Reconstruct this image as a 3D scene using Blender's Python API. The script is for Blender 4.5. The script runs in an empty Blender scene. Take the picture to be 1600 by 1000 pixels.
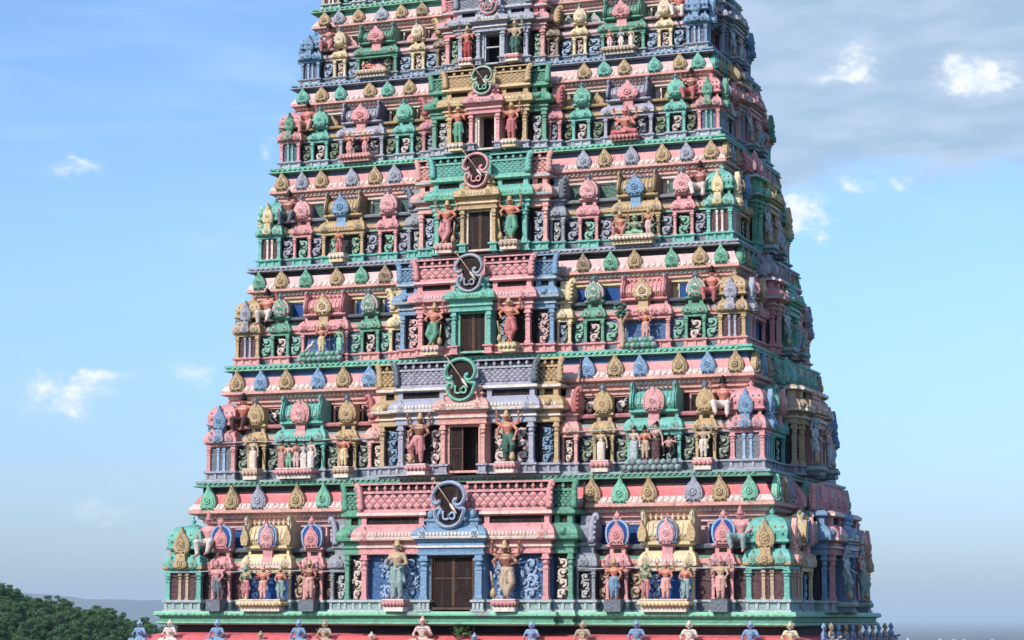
import bpy, bmesh, math, random
from mathutils import Vector, Matrix
R = math.radians
random.seed(11)
sc = bpy.context.scene
COL = sc.collection

# ------------------------------------------------------------------ camera
cam_d = bpy.data.cameras.new('camera'); cam = bpy.data.objects.new('camera', cam_d); COL.objects.link(cam)
CP = Vector((29.658, -71.130, -0.1715)); YAW, PITCH, ROLL = -0.37233, 0.13174, 0.00235
fw = Vector((math.sin(YAW)*math.cos(PITCH), math.cos(YAW)*math.cos(PITCH), math.sin(PITCH)))
rt = Vector((math.cos(YAW), -math.sin(YAW), 0)); up = rt.cross(fw)
rt2 = rt*math.cos(ROLL)+up*math.sin(ROLL); up2 = up*math.cos(ROLL)-rt*math.sin(ROLL)
cam.matrix_world = Matrix(((rt2.x, up2.x, -fw.x, CP.x), (rt2.y, up2.y, -fw.y, CP.y), (rt2.z, up2.z, -fw.z, CP.z), (0, 0, 0, 1)))
cam_d.sensor_width = 36.0; cam_d.lens = 3500/1600*36.0
cam_d.clip_start = 0.5; cam_d.clip_end = 200000
sc.camera = cam

# ------------------------------------------------------------------ sun, sky, exposure
SUN_EL, SUN_AZ = R(35), R(-159)     # azimuth clockwise from +Y; the sun stands front left of the tower
sd = bpy.data.lights.new('sun', 'SUN'); sun = bpy.data.objects.new('sun', sd); COL.objects.link(sun)
sd.energy = 3.05; sd.angle = R(0.6); sd.color = (1.0, 0.955, 0.88)
sv = Vector((math.sin(SUN_AZ)*math.cos(SUN_EL), math.cos(SUN_AZ)*math.cos(SUN_EL), math.sin(SUN_EL)))
sun.rotation_euler = sv.to_track_quat('Z', 'Y').to_euler()
vs = sc.view_settings; vs.view_transform = 'Standard'; vs.look = 'None'; vs.gamma = 1; vs.exposure = 0.60
vs.use_curve_mapping = False
world = bpy.data.worlds.new('World'); sc.world = world; world.use_nodes = True

class NG:
    """small helper for writing node graphs"""
    def __init__(s, tree): s.t = tree; s.n = tree.nodes; s.l = tree.links
    def new(s, ty, **kw):
        n = s.n.new(ty)
        for k, v in kw.items(): setattr(n, k, v)
        return n
    def put(s, sock, v):
        if isinstance(v, bpy.types.NodeSocket): s.l.new(v, sock)
        elif v is not None:
            if hasattr(sock.default_value, '__len__') and not hasattr(v, '__len__'): v = (v, v, v, 1)[:len(sock.default_value)]
            if hasattr(v, '__len__') and len(v) == 3 and len(sock.default_value) == 4: v = (*v, 1)
            sock.default_value = v
    def math(s, op, a, b=None, c=None, clamp=False):
        n = s.new('ShaderNodeMath', operation=op, use_clamp=clamp)
        for i, x in enumerate((a, b, c)):
            if x is not None: s.put(n.inputs[i], x)
        return n.outputs[0]
    def mix(s, f, a, b, mode='MIX'):
        n = s.new('ShaderNodeMix', data_type='RGBA', blend_type=mode)
        s.put(n.inputs[0], f); s.put(n.inputs[6], a); s.put(n.inputs[7], b)
        return n.outputs[2]
    def noise(s, vec, scale, detail=4, rough=.55, dist=0.0):
        n = s.new('ShaderNodeTexNoise'); s.put(n.inputs['Vector'], vec)
        n.inputs['Scale'].default_value = scale; n.inputs['Detail'].default_value = detail
        n.inputs['Roughness'].default_value = rough; n.inputs['Distortion'].default_value = dist
        return n.outputs['Fac']
    def ramp(s, f, a, b, lo=0.0, hi=1.0, smooth=True):
        n = s.new('ShaderNodeMapRange', interpolation_type='SMOOTHSTEP' if smooth else 'LINEAR')
        s.put(n.inputs[0], f); n.inputs[1].default_value = a; n.inputs[2].default_value = b
        n.inputs[3].default_value = lo; n.inputs[4].default_value = hi
        return n.outputs[0]
    def mapping(s, vec, scale=(1, 1, 1), loc=(0, 0, 0)):
        n = s.new('ShaderNodeMapping'); s.put(n.inputs[0], vec)
        n.inputs['Scale'].default_value = scale; n.inputs['Location'].default_value = loc
        return n.outputs[0]

def build_sky():
    g = NG(world.node_tree); g.n.clear()
    sky = g.new('ShaderNodeTexSky', sky_type='NISHITA')
    sky.sun_disc = False; sky.sun_elevation = SUN_EL; sky.sun_rotation = SUN_AZ
    sky.altitude = 100; sky.air_density = 1.0; sky.dust_density = 1.0; sky.ozone_density = 2.5
    tc = g.new('ShaderNodeTexCoord'); sep = g.new('ShaderNodeSeparateXYZ'); g.l.new(tc.outputs['Generated'], sep.inputs[0])
    x, y, z = sep.outputs
    az = g.math('ARCTAN2', x, y); el = g.math('ARCSINE', z)
    comb = g.new('ShaderNodeCombineXYZ'); g.put(comb.inputs[0], az); g.put(comb.inputs[1], g.math('MULTIPLY', el, 1.5))
    ang = comb.outputs[0]
    wob = g.noise(ang, 34, 4, .6); wob2 = g.noise(g.mapping(ang, loc=(5.2, 1.3, 0)), 34, 4, .6)
    a2 = g.math('ADD', az, g.math('MULTIPLY', g.math('SUBTRACT', wob, .5), .045))
    e2 = g.math('ADD', el, g.math('MULTIPLY', g.math('SUBTRACT', wob2, .5), .03))
    def blob(a, e, ra, re):
        da = g.math('DIVIDE', g.math('SUBTRACT', a2, a), ra); de = g.math('DIVIDE', g.math('SUBTRACT', e2, e), re)
        r2 = g.math('ADD', g.math('MULTIPLY', da, da), g.math('MULTIPLY', de, de))
        return g.math('POWER', 2.718, g.math('MULTIPLY', r2, -1.0))
    fine = g.noise(ang, 90, 6, .62)
    fr = g.ramp(fine, .34, .64)
    white = None
    for a, e, ra, re, s in CLOUDS:
        b = g.math('MULTIPLY', blob(a, e, ra, re), s)
        white = b if white is None else g.math('ADD', white, b)
    white = g.ramp(g.math('MULTIPLY', white, g.math('MULTIPLY_ADD', fr, .70, .48)), .04, 1.10)
    # veil: thin high cirrus everywhere, streaked
    ci = g.noise(g.mapping(ang, scale=(1, 3.2, 1), loc=(2.1, .7, 0)), 9, 6, .6, .4)
    veil = g.ramp(ci, .42, .85, 0, .42)
    # grey cloud bank
    bank = None
    for a, e, ra, re, s in BANK:
        b = g.math('MULTIPLY', blob(a, e, ra, re), s)
        bank = b if bank is None else g.math('ADD', bank, b)
    bank = g.ramp(g.math('MULTIPLY', bank, g.math('MULTIPLY_ADD', g.noise(g.mapping(ang, scale=(1, 2, 1)), 22, 5, .55), .8, .6)), .18, .95)
    soft = g.noise(g.mapping(ang, scale=(1, 2.4, 1), loc=(.4, 0, 0)), 26, 4, .5)
    col = g.mix(1.0, sky.outputs[0], SKY_TINT, 'MULTIPLY')
    col = g.mix(g.ramp(el, .0, .20), g.mix(1.0, col, LOW_TINT, 'MULTIPLY'), col)      # duller, moister air low down
    col = g.mix(g.math('MULTIPLY', veil, g.ramp(el, .03, .2, .5, 1)), col, VEIL_C)
    col = g.mix(g.math('MULTIPLY', bank, .9), col, g.mix(g.ramp(soft, .3, .7), BANK_C0, BANK_C1))
    lump = g.noise(g.mapping(ang, loc=(0, .006, 0)), 120, 5, .6)
    col = g.mix(white, col, g.mix(g.ramp(lump, .35, .62), tuple(.72*x+.28*y for x, y in zip(CLOUD_C, BANK_C0)), CLOUD_C))
    bg = g.new('ShaderNodeBackground'); g.l.new(col, bg.inputs[0]); bg.inputs[1].default_value = SKY_STRENGTH
    out = g.new('ShaderNodeOutputWorld'); g.l.new(bg.outputs[0], out.inputs[0])
SKY_STRENGTH = 0.13
SKY_TINT = (0.76, 0.90, 1.09, 1)
LOW_TINT = (.74, .74, .82, 1)
VEIL_C = (3.0, 4.1, 5.5, 1); BANK_C0 = (2.1, 2.85, 3.75, 1); BANK_C1 = (2.8, 3.5, 4.4, 1); CLOUD_C = (5.2, 5.5, 5.8, 1)
CLOUDS = [(-.166, .234, .014, .009, 1.15), (-.157, .231, .012, .005, .7), (-.214, .244, .010, .004, .9), (-.226, .240, .014, .004, .7), (-.246, .180, .009, .008, 1.0), (-.242, .175, .010, .004, .8), (-.221, .190, .006, .0035, .6),
          (-.205, .190, .008, .0035, .6), (-.192, .194, .005, .003, .5), (-.565, .194, .010, .0035, .6), (-.566, .094, .009, .008, .95), (-.562, .101, .017, .004, .6),
          (-.582, .101, .005, .010, .8), (-.515, .106, .010, .005, .55), (-.552, .044, .022, .005, .38), (-.540, .060, .006, .002, .4), (-.481, .208, .005, .006, .5),
          (-.36, .33, .1, .05, .4), (-.9, .35, .2, .06, .6), (.2, .4, .2, .08, .6)]
BANK = [(-.20, .247, .080, .040, 1.9), (-.13, .25, .08, .042, 1.8), (-.20, .31, .14, .05, 1.3), (-.25, .200, .022, .014, .7), (-.15, .213, .03, .006, .6)]
build_sky()

# ------------------------------------------------------------------ materials
def lin(c): return tuple((x/12.92 if x <= .04045 else ((x+.055)/1.055)**2.4) for x in c)
PAL = {  # sRGB paint colours
 'pink': (.91, .50, .50), 'palepink': (.90, .66, .66), 'salmon': (.90, .56, .49), 'rose': (.84, .42, .42), 'redpink': (.80, .30, .31),
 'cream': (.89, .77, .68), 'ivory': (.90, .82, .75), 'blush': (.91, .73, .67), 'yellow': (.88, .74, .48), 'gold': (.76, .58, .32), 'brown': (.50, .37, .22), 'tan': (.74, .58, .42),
 'teal': (.28, .70, .61), 'green': (.24, .59, .43), 'palegreen': (.38, .76, .56), 'darkgreen': (.10, .34, .25), 'moss': (.42, .50, .33),
 'blue': (.36, .56, .74), 'paleblue': (.52, .66, .84), 'deepblue': (.20, .35, .52), 'navy': (.14, .31, .56), 'indigo': (.22, .25, .42),
 'lavender': (.60, .60, .69), 'grey': (.50, .52, .57), 'palegrey': (.66, .70, .72), 'greygreen': (.48, .62, .60), 'slate': (.33, .37, .43), 'stone': (.43, .46, .49),
 'maroon': (.32, .18, .19), 'dark': (.16, .125, .12), 'door': (.165, .098, .085), 'doorframe': (.36, .26, .21), 'shade': (.23, .20, .22),
 'skin': (.76, .45, .37), 'brownskin': (.56, .34, .28), 'paleskin': (.90, .66, .57), 'blueskin': (.40, .56, .78), 'greenskin': (.40, .62, .45), 'hair': (.07, .06, .06),
 'red': (.66, .22, .21), 'coral': (.90, .43, .44), 'purple': (.45, .33, .55),
}
MATS = {}
def paint(name):
    if name in MATS: return MATS[name]
    m = bpy.data.materials.new(name+'_paint'); m.use_nodes = True; g = NG(m.node_tree)
    b = g.n['Principled BSDF']; c = PAL[name]
    if name not in ('dark', 'maroon', 'navy', 'door', 'hair', 'shade', 'red', 'doorframe', 'coral', 'skin', 'brownskin', 'deepblue'):      # sun-bleached, chalky paint
        y_ = .3*c[0]+.59*c[1]+.11*c[2]; c = tuple(min(.95, ((x+(y_-x)*.30)*.90+.085)*w_) for x, w_ in zip(c, (1.01, 1.0, .99)))
    c = lin(c)
    geo = g.new('ShaderNodeNewGeometry'); pos = geo.outputs['Position']
    n1 = g.noise(pos, 2.3, 5, .6); n2 = g.noise(pos, 17, 3, .6)
    streak = g.noise(g.mapping(pos, scale=(5.5, 5.5, .55)), 1.0, 5, .65)
    faded = tuple(min(1, x*.72+.13) for x in c); deep = tuple(x*.82 for x in c)
    col = g.mix(g.ramp(n1, .3, .72), deep, c)
    n3 = g.noise(pos, 7.5, 6, .7)
    dk = name in ('dark', 'door', 'doorframe', 'hair', 'navy', 'shade')
    col = g.mix(g.ramp(n2, .46, .76, 0, .10 if dk else .55), col, faded)
    col = g.mix(g.ramp(n3, .54, .74, 0, .50), col, tuple(x*.42 for x in c))
    grime = g.math('MULTIPLY', g.ramp(streak, .52, .74, 0, .80), g.ramp(n1, .25, .7, .35, 1.0))
    col = g.mix(grime, col, (.085, .075, .065, 1))
    mould = g.math('MULTIPLY', g.ramp(g.noise(pos, .55, 6, .68), .56, .72), g.ramp(n3, .40, .62, 0, .55))
    col = g.mix(mould, col, (.07, .07, .06, 1))
    g.l.new(col, b.inputs['Base Color'])
    b.inputs['Roughness'].default_value = .5 if name not in ('dark', 'maroon', 'navy') else .65
    b.inputs['Specular IOR Level'].default_value = .12 if dk else .35
    bump = g.new('ShaderNodeBump'); bump.inputs['Strength'].default_value = .35; bump.inputs['Distance'].default_value = .02
    vo = g.new('ShaderNodeTexVoronoi', feature='F1'); g.l.new(pos, vo.inputs['Vector']); vo.inputs['Scale'].default_value = 8.5
    carve = g.math('MULTIPLY_ADD', vo.outputs['Distance'], 1.0, g.math('MULTIPLY', g.noise(pos, 26, 4, .6), .5))
    bump.inputs['Strength'].default_value = .40 if name not in ('skin', 'brownskin', 'paleskin', 'dark', 'door', 'navy') else .12; bump.inputs['Distance'].default_value = .045
    g.l.new(carve, bump.inputs['Height']); g.l.new(bump.outputs[0], b.inputs['Normal'])
    MATS[name] = m; return m
def ledge_paint():
    """green ledge of the lowest storey with two grey water stains"""
    m = paint('palegreen').copy(); m.name = 'stained_ledge_paint'; g = NG(m.node_tree)
    b = g.n['Principled BSDF']; src = b.inputs['Base Color'].links[0].from_socket
    geo = g.new('ShaderNodeNewGeometry'); sep = g.new('ShaderNodeSeparateXYZ'); g.l.new(geo.outputs['Position'], sep.inputs[0])
    wob = g.math('MULTIPLY', g.math('SUBTRACT', g.noise(geo.outputs['Position'], 3, 4), .5), .5)
    f = None
    for cx, w in ((-1.45, .5), (1.12, .35)):
        d = g.math('ABSOLUTE', g.math('ADD', g.math('SUBTRACT', sep.outputs[0], cx), wob))
        k = g.ramp(d, w*.35, w, .85, 0); f = k if f is None else g.math('MAXIMUM', f, k)
    g.l.new(g.mix(f, src, (.21, .23, .22, 1)), b.inputs['Base Color']); MATS['stainedledge'] = m
ledge_paint()

# ------------------------------------------------------------------ mesh helper
class MB:
    def __init__(s, sz=1.0): s.v = []; s.f = []; s.m = []; s.sm = []; s.mats = []; s.sz = sz
    def mi(s, name):
        if name not in s.mats: s.mats.append(name)
        return s.mats.index(name)
    def face(s, idx, mat, smooth=False): s.f.append(idx); s.m.append(s.mi(mat)); s.sm.append(smooth)
    def add(s, pts): i = len(s.v); s.v.extend(pts); return i
    def box(s, u0, u1, y0, y1, z0, z1, mat):
        i = s.add([(u0, y0, z0), (u1, y0, z0), (u1, y1, z0), (u0, y1, z0), (u0, y0, z1), (u1, y0, z1), (u1, y1, z1), (u0, y1, z1)])
        for q in ((0, 1, 5, 4), (1, 2, 6, 5), (2, 3, 7, 6), (3, 0, 4, 7), (4, 5, 6, 7), (0, 3, 2, 1)): s.face([i+k for k in q], mat)
    def poly(s, pts, y0, y1, mat, side=None):
        n = len(pts); i = s.add([(p[0], y0, p[1]) for p in pts]+[(p[0], y1, p[1]) for p in pts])
        s.face([i+k for k in range(n)], mat); s.face([i+n+k for k in range(n)][::-1], side or mat)
        for k in range(n): s.face([i+k, i+(k+1) % n, i+n+(k+1) % n, i+n+k], side or mat)
    def upoly(s, pts, u0, u1, mat):
        """outline in (y, z), extruded along u"""
        n = len(pts); i = s.add([(u0, p[0], p[1]) for p in pts]+[(u1, p[0], p[1]) for p in pts])
        s.face([i+k for k in range(n)], mat); s.face([i+n+k for k in range(n)][::-1], mat)
        for k in range(n): s.face([i+k, i+(k+1) % n, i+n+(k+1) % n, i+n+k], mat)
    def uband(s, u0, u1, yf, yb, prof, mats, closed=False, smooth=False):
        """profile of (offset outward, z) swept round front and both sides of a block"""
        rows = []
        for o, z in prof:
            ob = o if closed else 0
            rows.append(s.add([(u0-o, yb+ob, z), (u0-o, yf-o, z), (u1+o, yf-o, z), (u1+o, yb+ob, z)]))
        for k in range(len(rows)-1):
            a, b = rows[k], rows[k+1]; mt = mats if isinstance(mats, str) else mats[k % len(mats)]
            for j in range(4 if closed else 3):
                j2 = (j+1) % 4; s.face([a+j, a+j2, b+j2, b+j], mt, smooth)
        for r, k in ((rows[0], 0), (rows[-1], -1)): s.face([r, r+1, r+2, r+3], mats if isinstance(mats, str) else mats[k if k == 0 else (len(rows)-2) % len(mats)])
    def lathe(s, cx, cy, prof, n, mat, smooth=True):
        rows = [s.add([(cx+r*math.cos(2*math.pi*(k+.5)/n), cy+r*math.sin(2*math.pi*(k+.5)/n), z) for k in range(n)]) for r, z in prof]
        for a, b in zip(rows, rows[1:]):
            for k in range(n): s.face([a+k, a+(k+1) % n, b+(k+1) % n, b+k], mat, smooth)
        s.face([rows[0]+k for k in range(n)], mat); s.face([rows[-1]+k for k in range(n)], mat)
    def tube(s, pts, r, n, mat, flat=1.0):
        rows = []; m = len(pts)
        for k, p in enumerate(pts):
            p = Vector(p); t = (Vector(pts[min(k+1, m-1)])-Vector(pts[max(k-1, 0)])).normalized()
            a = t.cross(Vector((0, 1, 0)));  a = a.normalized() if a.length > .05 else Vector((1, 0, 0))
            b = t.cross(a).normalized(); rr = r[k] if isinstance(r, (list, tuple)) else r
            rows.append(s.add([tuple(p+a*(rr*math.cos(2*math.pi*j/n))+b*(rr*flat*math.sin(2*math.pi*j/n))) for j in range(n)]))
        for a, b in zip(rows, rows[1:]):
            for k in range(n): s.face([a+k, a+(k+1) % n, b+(k+1) % n, b+k], mat, True)
        s.face([rows[0]+k for k in range(n)], mat); s.face([rows[-1]+k for k in range(n)], mat)
    def ball(s, c, r, mat, n=8, m=5, sq=(1, 1, 1)):
        rows = []
        for i in range(m+1):
            t = math.pi*i/m
            rows.append(s.add([(c[0]+sq[0]*r*math.sin(t)*math.cos(2*math.pi*k/n), c[1]+sq[1]*r*math.sin(t)*math.sin(2*math.pi*k/n), c[2]-sq[2]*r*math.cos(t)) for k in range(n)]))
        for a, b in zip(rows, rows[1:]):
            for k in range(n): s.face([a+k, a+(k+1) % n, b+(k+1) % n, b+k], mat, True)
    def mesh(s, name):
        me = bpy.data.meshes.new(name)
        me.from_pydata([(v[0], v[1], v[2]*s.sz) for v in s.v], [], s.f)
        for n in s.mats: me.materials.append(paint(n))
        me.polygons.foreach_set('material_index', s.m); me.polygons.foreach_set('use_smooth', s.sm)
        bm = bmesh.new(); bm.from_mesh(me); bmesh.ops.remove_doubles(bm, verts=bm.verts, dist=1e-5)
        bmesh.ops.recalc_face_normals(bm, faces=bm.faces); bm.to_mesh(me); bm.free(); me.update()
        return me

def spline(pts, k=4, closed=False):
    out = []; n = len(pts)
    for i in range(n if closed else n-1):
        p = [Vector((*pts[(i+j) % n], 0) if len(pts[0]) == 2 else pts[(i+j) % n]) if closed else Vector((*pts[max(0, min(n-1, i+j))], 0) if len(pts[0]) == 2 else pts[max(0, min(n-1, i+j))]) for j in (-1, 0, 1, 2)]
        for q in range(k):
            t = q/k
            out.append(.5*((2*p[1])+(-p[0]+p[2])*t+(2*p[0]-5*p[1]+4*p[2]-p[3])*t*t+(-p[0]+3*p[1]-3*p[2]+p[3])*t**3))
    if not closed: out.append(Vector((*pts[-1], 0)) if len(pts[0]) == 2 else Vector(pts[-1]))
    return [tuple(v[:len(pts[0])]) for v in out]

# ------------------------------------------------------------------ ornament shapes (all in a face frame: x along the wall, -y outwards, z up)
_half = [(.26, 0), (.40, .03), (.38, .10), (.49, .20), (.50, .38), (.42, .54), (.30, .66), (.17, .76), (.10, .86), (.055, .93), (0, 1)]
_lr = spline(_half, 3)
LEAF = [(u, z) for u, z in _lr]+[(-u, z) for u, z in _lr[-2::-1]]
ARCH = [(.34, 0), (.44, .10), (.50, .30), (.50, .48)]+[(.50*math.cos(a), .48+.40*math.sin(a)) for a in [math.pi*k/12 for k in range(1, 12)]]+[(-.50, .48), (-.50, .30), (-.44, .10), (-.34, 0)]
def kudu(mb, cx, z0, w, h, y, d, outer, rim, inner, shape=LEAF, core=None):
    def sh(k, zc): return [(cx+u*w*k, z0+(zc+(z-zc)*k)*h) for u, z in shape]
    mb.poly(sh(1, .3), y-d*.55, y+d, outer)
    mb.poly(sh(.88, .33), y-d*.72, y, rim)
    mb.poly(sh(.78, .34), y-d*.88, y, outer)
    mb.poly(sh(.60, .36), y-d*1.0, y, inner)
    mb.poly(sh(.47, .37), y-d*1.08, y, rim)
    zc = z0+.38*h; r = .17*w
    ring = [(cx+r*math.cos(2*math.pi*k/12), y-d*1.16, zc+r*1.15*math.sin(2*math.pi*k/12)) for k in range(13)]
    mb.tube(ring, w*.05, 5, outer); mb.ball((cx, y-d*1.1, zc), w*.10, core or outer, 7, 4, (1, .7, 1.2))
    for s_ in (-1, 1):
        for t in range(3): mb.ball((cx+s_*w*(.44-.07*t*t*.5), y-d*.5, z0+h*(.16+.19*t)), w*.065, rim, 5, 3)
        mb.tube([(cx+s_*w*.36, y-d*.8, z0+.04*h), (cx+s_*w*.22, y-d*1.15, z0+.14*h), (cx+s_*w*.10, y-d*1.1, z0+.07*h)], w*.05, 4, outer)
LEAFR = random.Random(9)
def scroll(mb, cx, zc, w, h, y, mat, mat2=None, n=None):
    """S-shaped foliage scrolls in relief, filling w x h"""
    n = n or max(1, round(h/(w*.8))); hh = h/n; mat2 = mat2 or mat
    for q in range(int(7*n)):      # small leaves between the scrolls
        u, z = LEAFR.uniform(-.46, .46)*w, LEAFR.uniform(-.48, .48)*h; a = LEAFR.uniform(0, 3.14); L = .11*w
        mb.tube([(cx+u-L*math.cos(a), y-.01, zc+z-L*math.sin(a)), (cx+u, y-.035, zc+z), (cx+u+L*math.cos(a), y-.01, zc+z+L*math.sin(a))], [.02*w, .075*w, .015*w], 4, mat if q % 3 else mat2)
    for k in range(n):
        z = zc-h/2+hh*(k+.5); s_ = 1 if k % 2 else -1; r = min(w*.42, hh*.46)
        pts = []
        for q in range(13):
            a = s_*(math.pi*.5+q*.52)+(math.pi if k % 2 else 0); rr = r*(1-q*.065)
            pts.append((cx+rr*math.cos(a), y-.02-.003*q, z+rr*math.sin(a)))
        mb.tube(pts, [r*.33*(1-.03*q) for q in range(13)], 5, mat)
        mb.ball((cx, y-.05, z), r*.36, mat2, 6, 3)
        for q in (1, 4, 7):
            p = pts[q]; mb.ball((cx+(p[0]-cx)*1.18, y-.03, z+(p[2]-z)*1.15), r*.27, mat2, 5, 3, (1, .6, 1.3))
        e = s_*w*.38
        mb.tube([(cx+e, y-.02, z-hh*.46), (cx+e*.55, y-.04, z-hh*.36), (cx+e*.85, y-.02, z-hh*.22)], r*.17, 4, mat)
        mb.tube([(cx-e, y-.02, z+hh*.46), (cx-e*.5, y-.04, z+hh*.34), (cx-e*.9, y-.02, z+hh*.2)], r*.17, 4, mat2)
def column(mb, cx, y, z0, z1, w, mat, cap=None):
    """square shaft on a base with a bell capital; front face at y"""
    cap = cap or mat; h = z1-z0; a = w/2; yc = y+a
    def blk(k, za, zb, m): mb.box(cx-a*k, cx+a*k, yc-a*k, yc+a*k, za, zb, m)
    blk(1.35, z0, z0+.05*h, mat); blk(1.15, z0+.05*h, z0+.09*h, mat)
    blk(.95, z0+.09*h, z0+.66*h, mat); blk(1.2, z0+.66*h, z0+.69*h, cap); blk(.9, z0+.69*h, z0+.74*h, mat)
    mb.lathe(cx, yc, [(a*1.0, z0+.74*h), (a*1.45, z0+.80*h), (a*1.0, z0+.87*h)], 8, cap)
    blk(1.5, z0+.87*h, z0+.92*h, cap); blk(1.15, z0+.92*h, z1, mat)
def plinth(mb, u0, u1, yf, yb, m, m2, rail=None):
    rail = rail or m2
    mb.uband(u0, u1, yf, yb, [(.06, .0), (.06, .06), (.01, .08), (-.03, .10), (-.03, .27), (.03, .30), (.07, .32), (.07, .385), (.0, .405)], [m2, m, m, m, m, rail, rail, rail])
    n = max(2, round((u1-u0)/.36)); st = (u1-u0)/n
    for k in range(n+1):
        u = u0+k*st; u = min(max(u, u0+.04), u1-.04); mb.box(u-.045, u+.045, yf-.015, yf+.1, .085, .285, m2)
KAP = [(0, 0), (.015, .10), (.05, .14), (.13, .20), (.20, .30), (.235, .44), (.24, .56), (.20, .66), (.12, .80), (.05, .92), (-.02, 1.0)]
def kapota(mb, u0, u1, yf, yb, z0, z1, main, hi, o=1.0, petals=True):
    """curved eave: lip below, bulge, and a row of petals along the lower bulge"""
    h = z1-z0
    pr = [(.05*o, z0), (.24*o, z0+.10*h), (.26*o, z0+.22*h), (.235*o, z0+.26*h), (.24*o, z0+.42*h), (.20*o, z0+.60*h), (.12*o, z0+.78*h), (.03*o, z0+.90*h), (-.03, z1)]
    mb.uband(u0, u1, yf, yb, pr, [main, hi, hi, main, main, main, main, main], smooth=False)
    if petals:
        n = max(3, round((u1-u0)/.13)); st = (u1-u0)/n
        for k in range(n):
            u = u0+st*(k+.5); mb.ball((u, yf-.235*o, z0+.40*h), st*.46, hi, 6, 4, (1, .45, .16*h/(st*.46)))
def merged(*a): return a

# ------------------------------------------------------------------ object tree specs: (name, mesh, [children])
CACHE = {}
def tree(name, mb, *ch): return (name, mb.mesh(name), list(ch))
def put(spec, parent, loc=(0, 0, 0), rz=0.0):
    o = bpy.data.objects.new(spec[0], spec[1]); COL.objects.link(o); o.parent = parent
    o.location = loc; o.rotation_euler = (0, 0, rz)
    for c in spec[2]: put(c, o)
    return o
def thing(name, label, cat, loc=(0, 0, 0), rz=0.0, group=None, data=None):
    o = bpy.data.objects.new(name, data); COL.objects.link(o); o.location = loc; o.rotation_euler = (0, 0, rz)
    o['label'] = label; o['category'] = cat
    if group: o['group'] = group
    return o

# ------------------------------------------------------------------ the tower's storeys
W = [11.5, 10.49, 9.75, 9.16, 8.59, 8.02, 7.45, 6.9]
Z = [0, 4.70, 8.95, 12.65, 16.45, 19.73, 22.75, 25.6]
T = .9225; HD0 = 6.2; YC = HD0
YF = [T*(W[0]-w) for w in W]; HD = [HD0-y for y in YF]
CW = [1.43, 1.20, 1.0, .95, .87, .84, .80]
PAN2 = [9.28, 8.45, 7.90, 7.36, 6.95, 6.40, 5.9]
SALA = [(7.42, 1.86), (6.65, 1.9), (6.10, 1.9), (5.68, 1.68), (5.22, 1.82), (4.85, 1.66), (4.45, 1.5)]
PAN1 = [5.62, 4.83, 4.28, 3.88, 3.45, 3.17, 2.9]
PW = [.75, .72, .72, .72, .68, .52, .5]
PIL = [(4.2, 4.9), (3.35, 3.95), (2.92, 3.48), (2.47, 3.04), (2.22, 2.72), (1.95, 2.42), (1.8, 2.25)]
BAY = [3.5, 2.6, 2.2, 1.85, 1.62, 1.45, 1.35]
DOOR = [.80, .60, .53, .48, .40, .37, .35]
JAMB = [1.18, .86, .77, .70, .62, .58, .55]
SBAY = [2.0, 1.72, 1.42, 1.16, .98, .86, .80]
BPS = [.50, .44, .34, .24, .16, .12, .12]     # the same for the right-hand face
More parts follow.
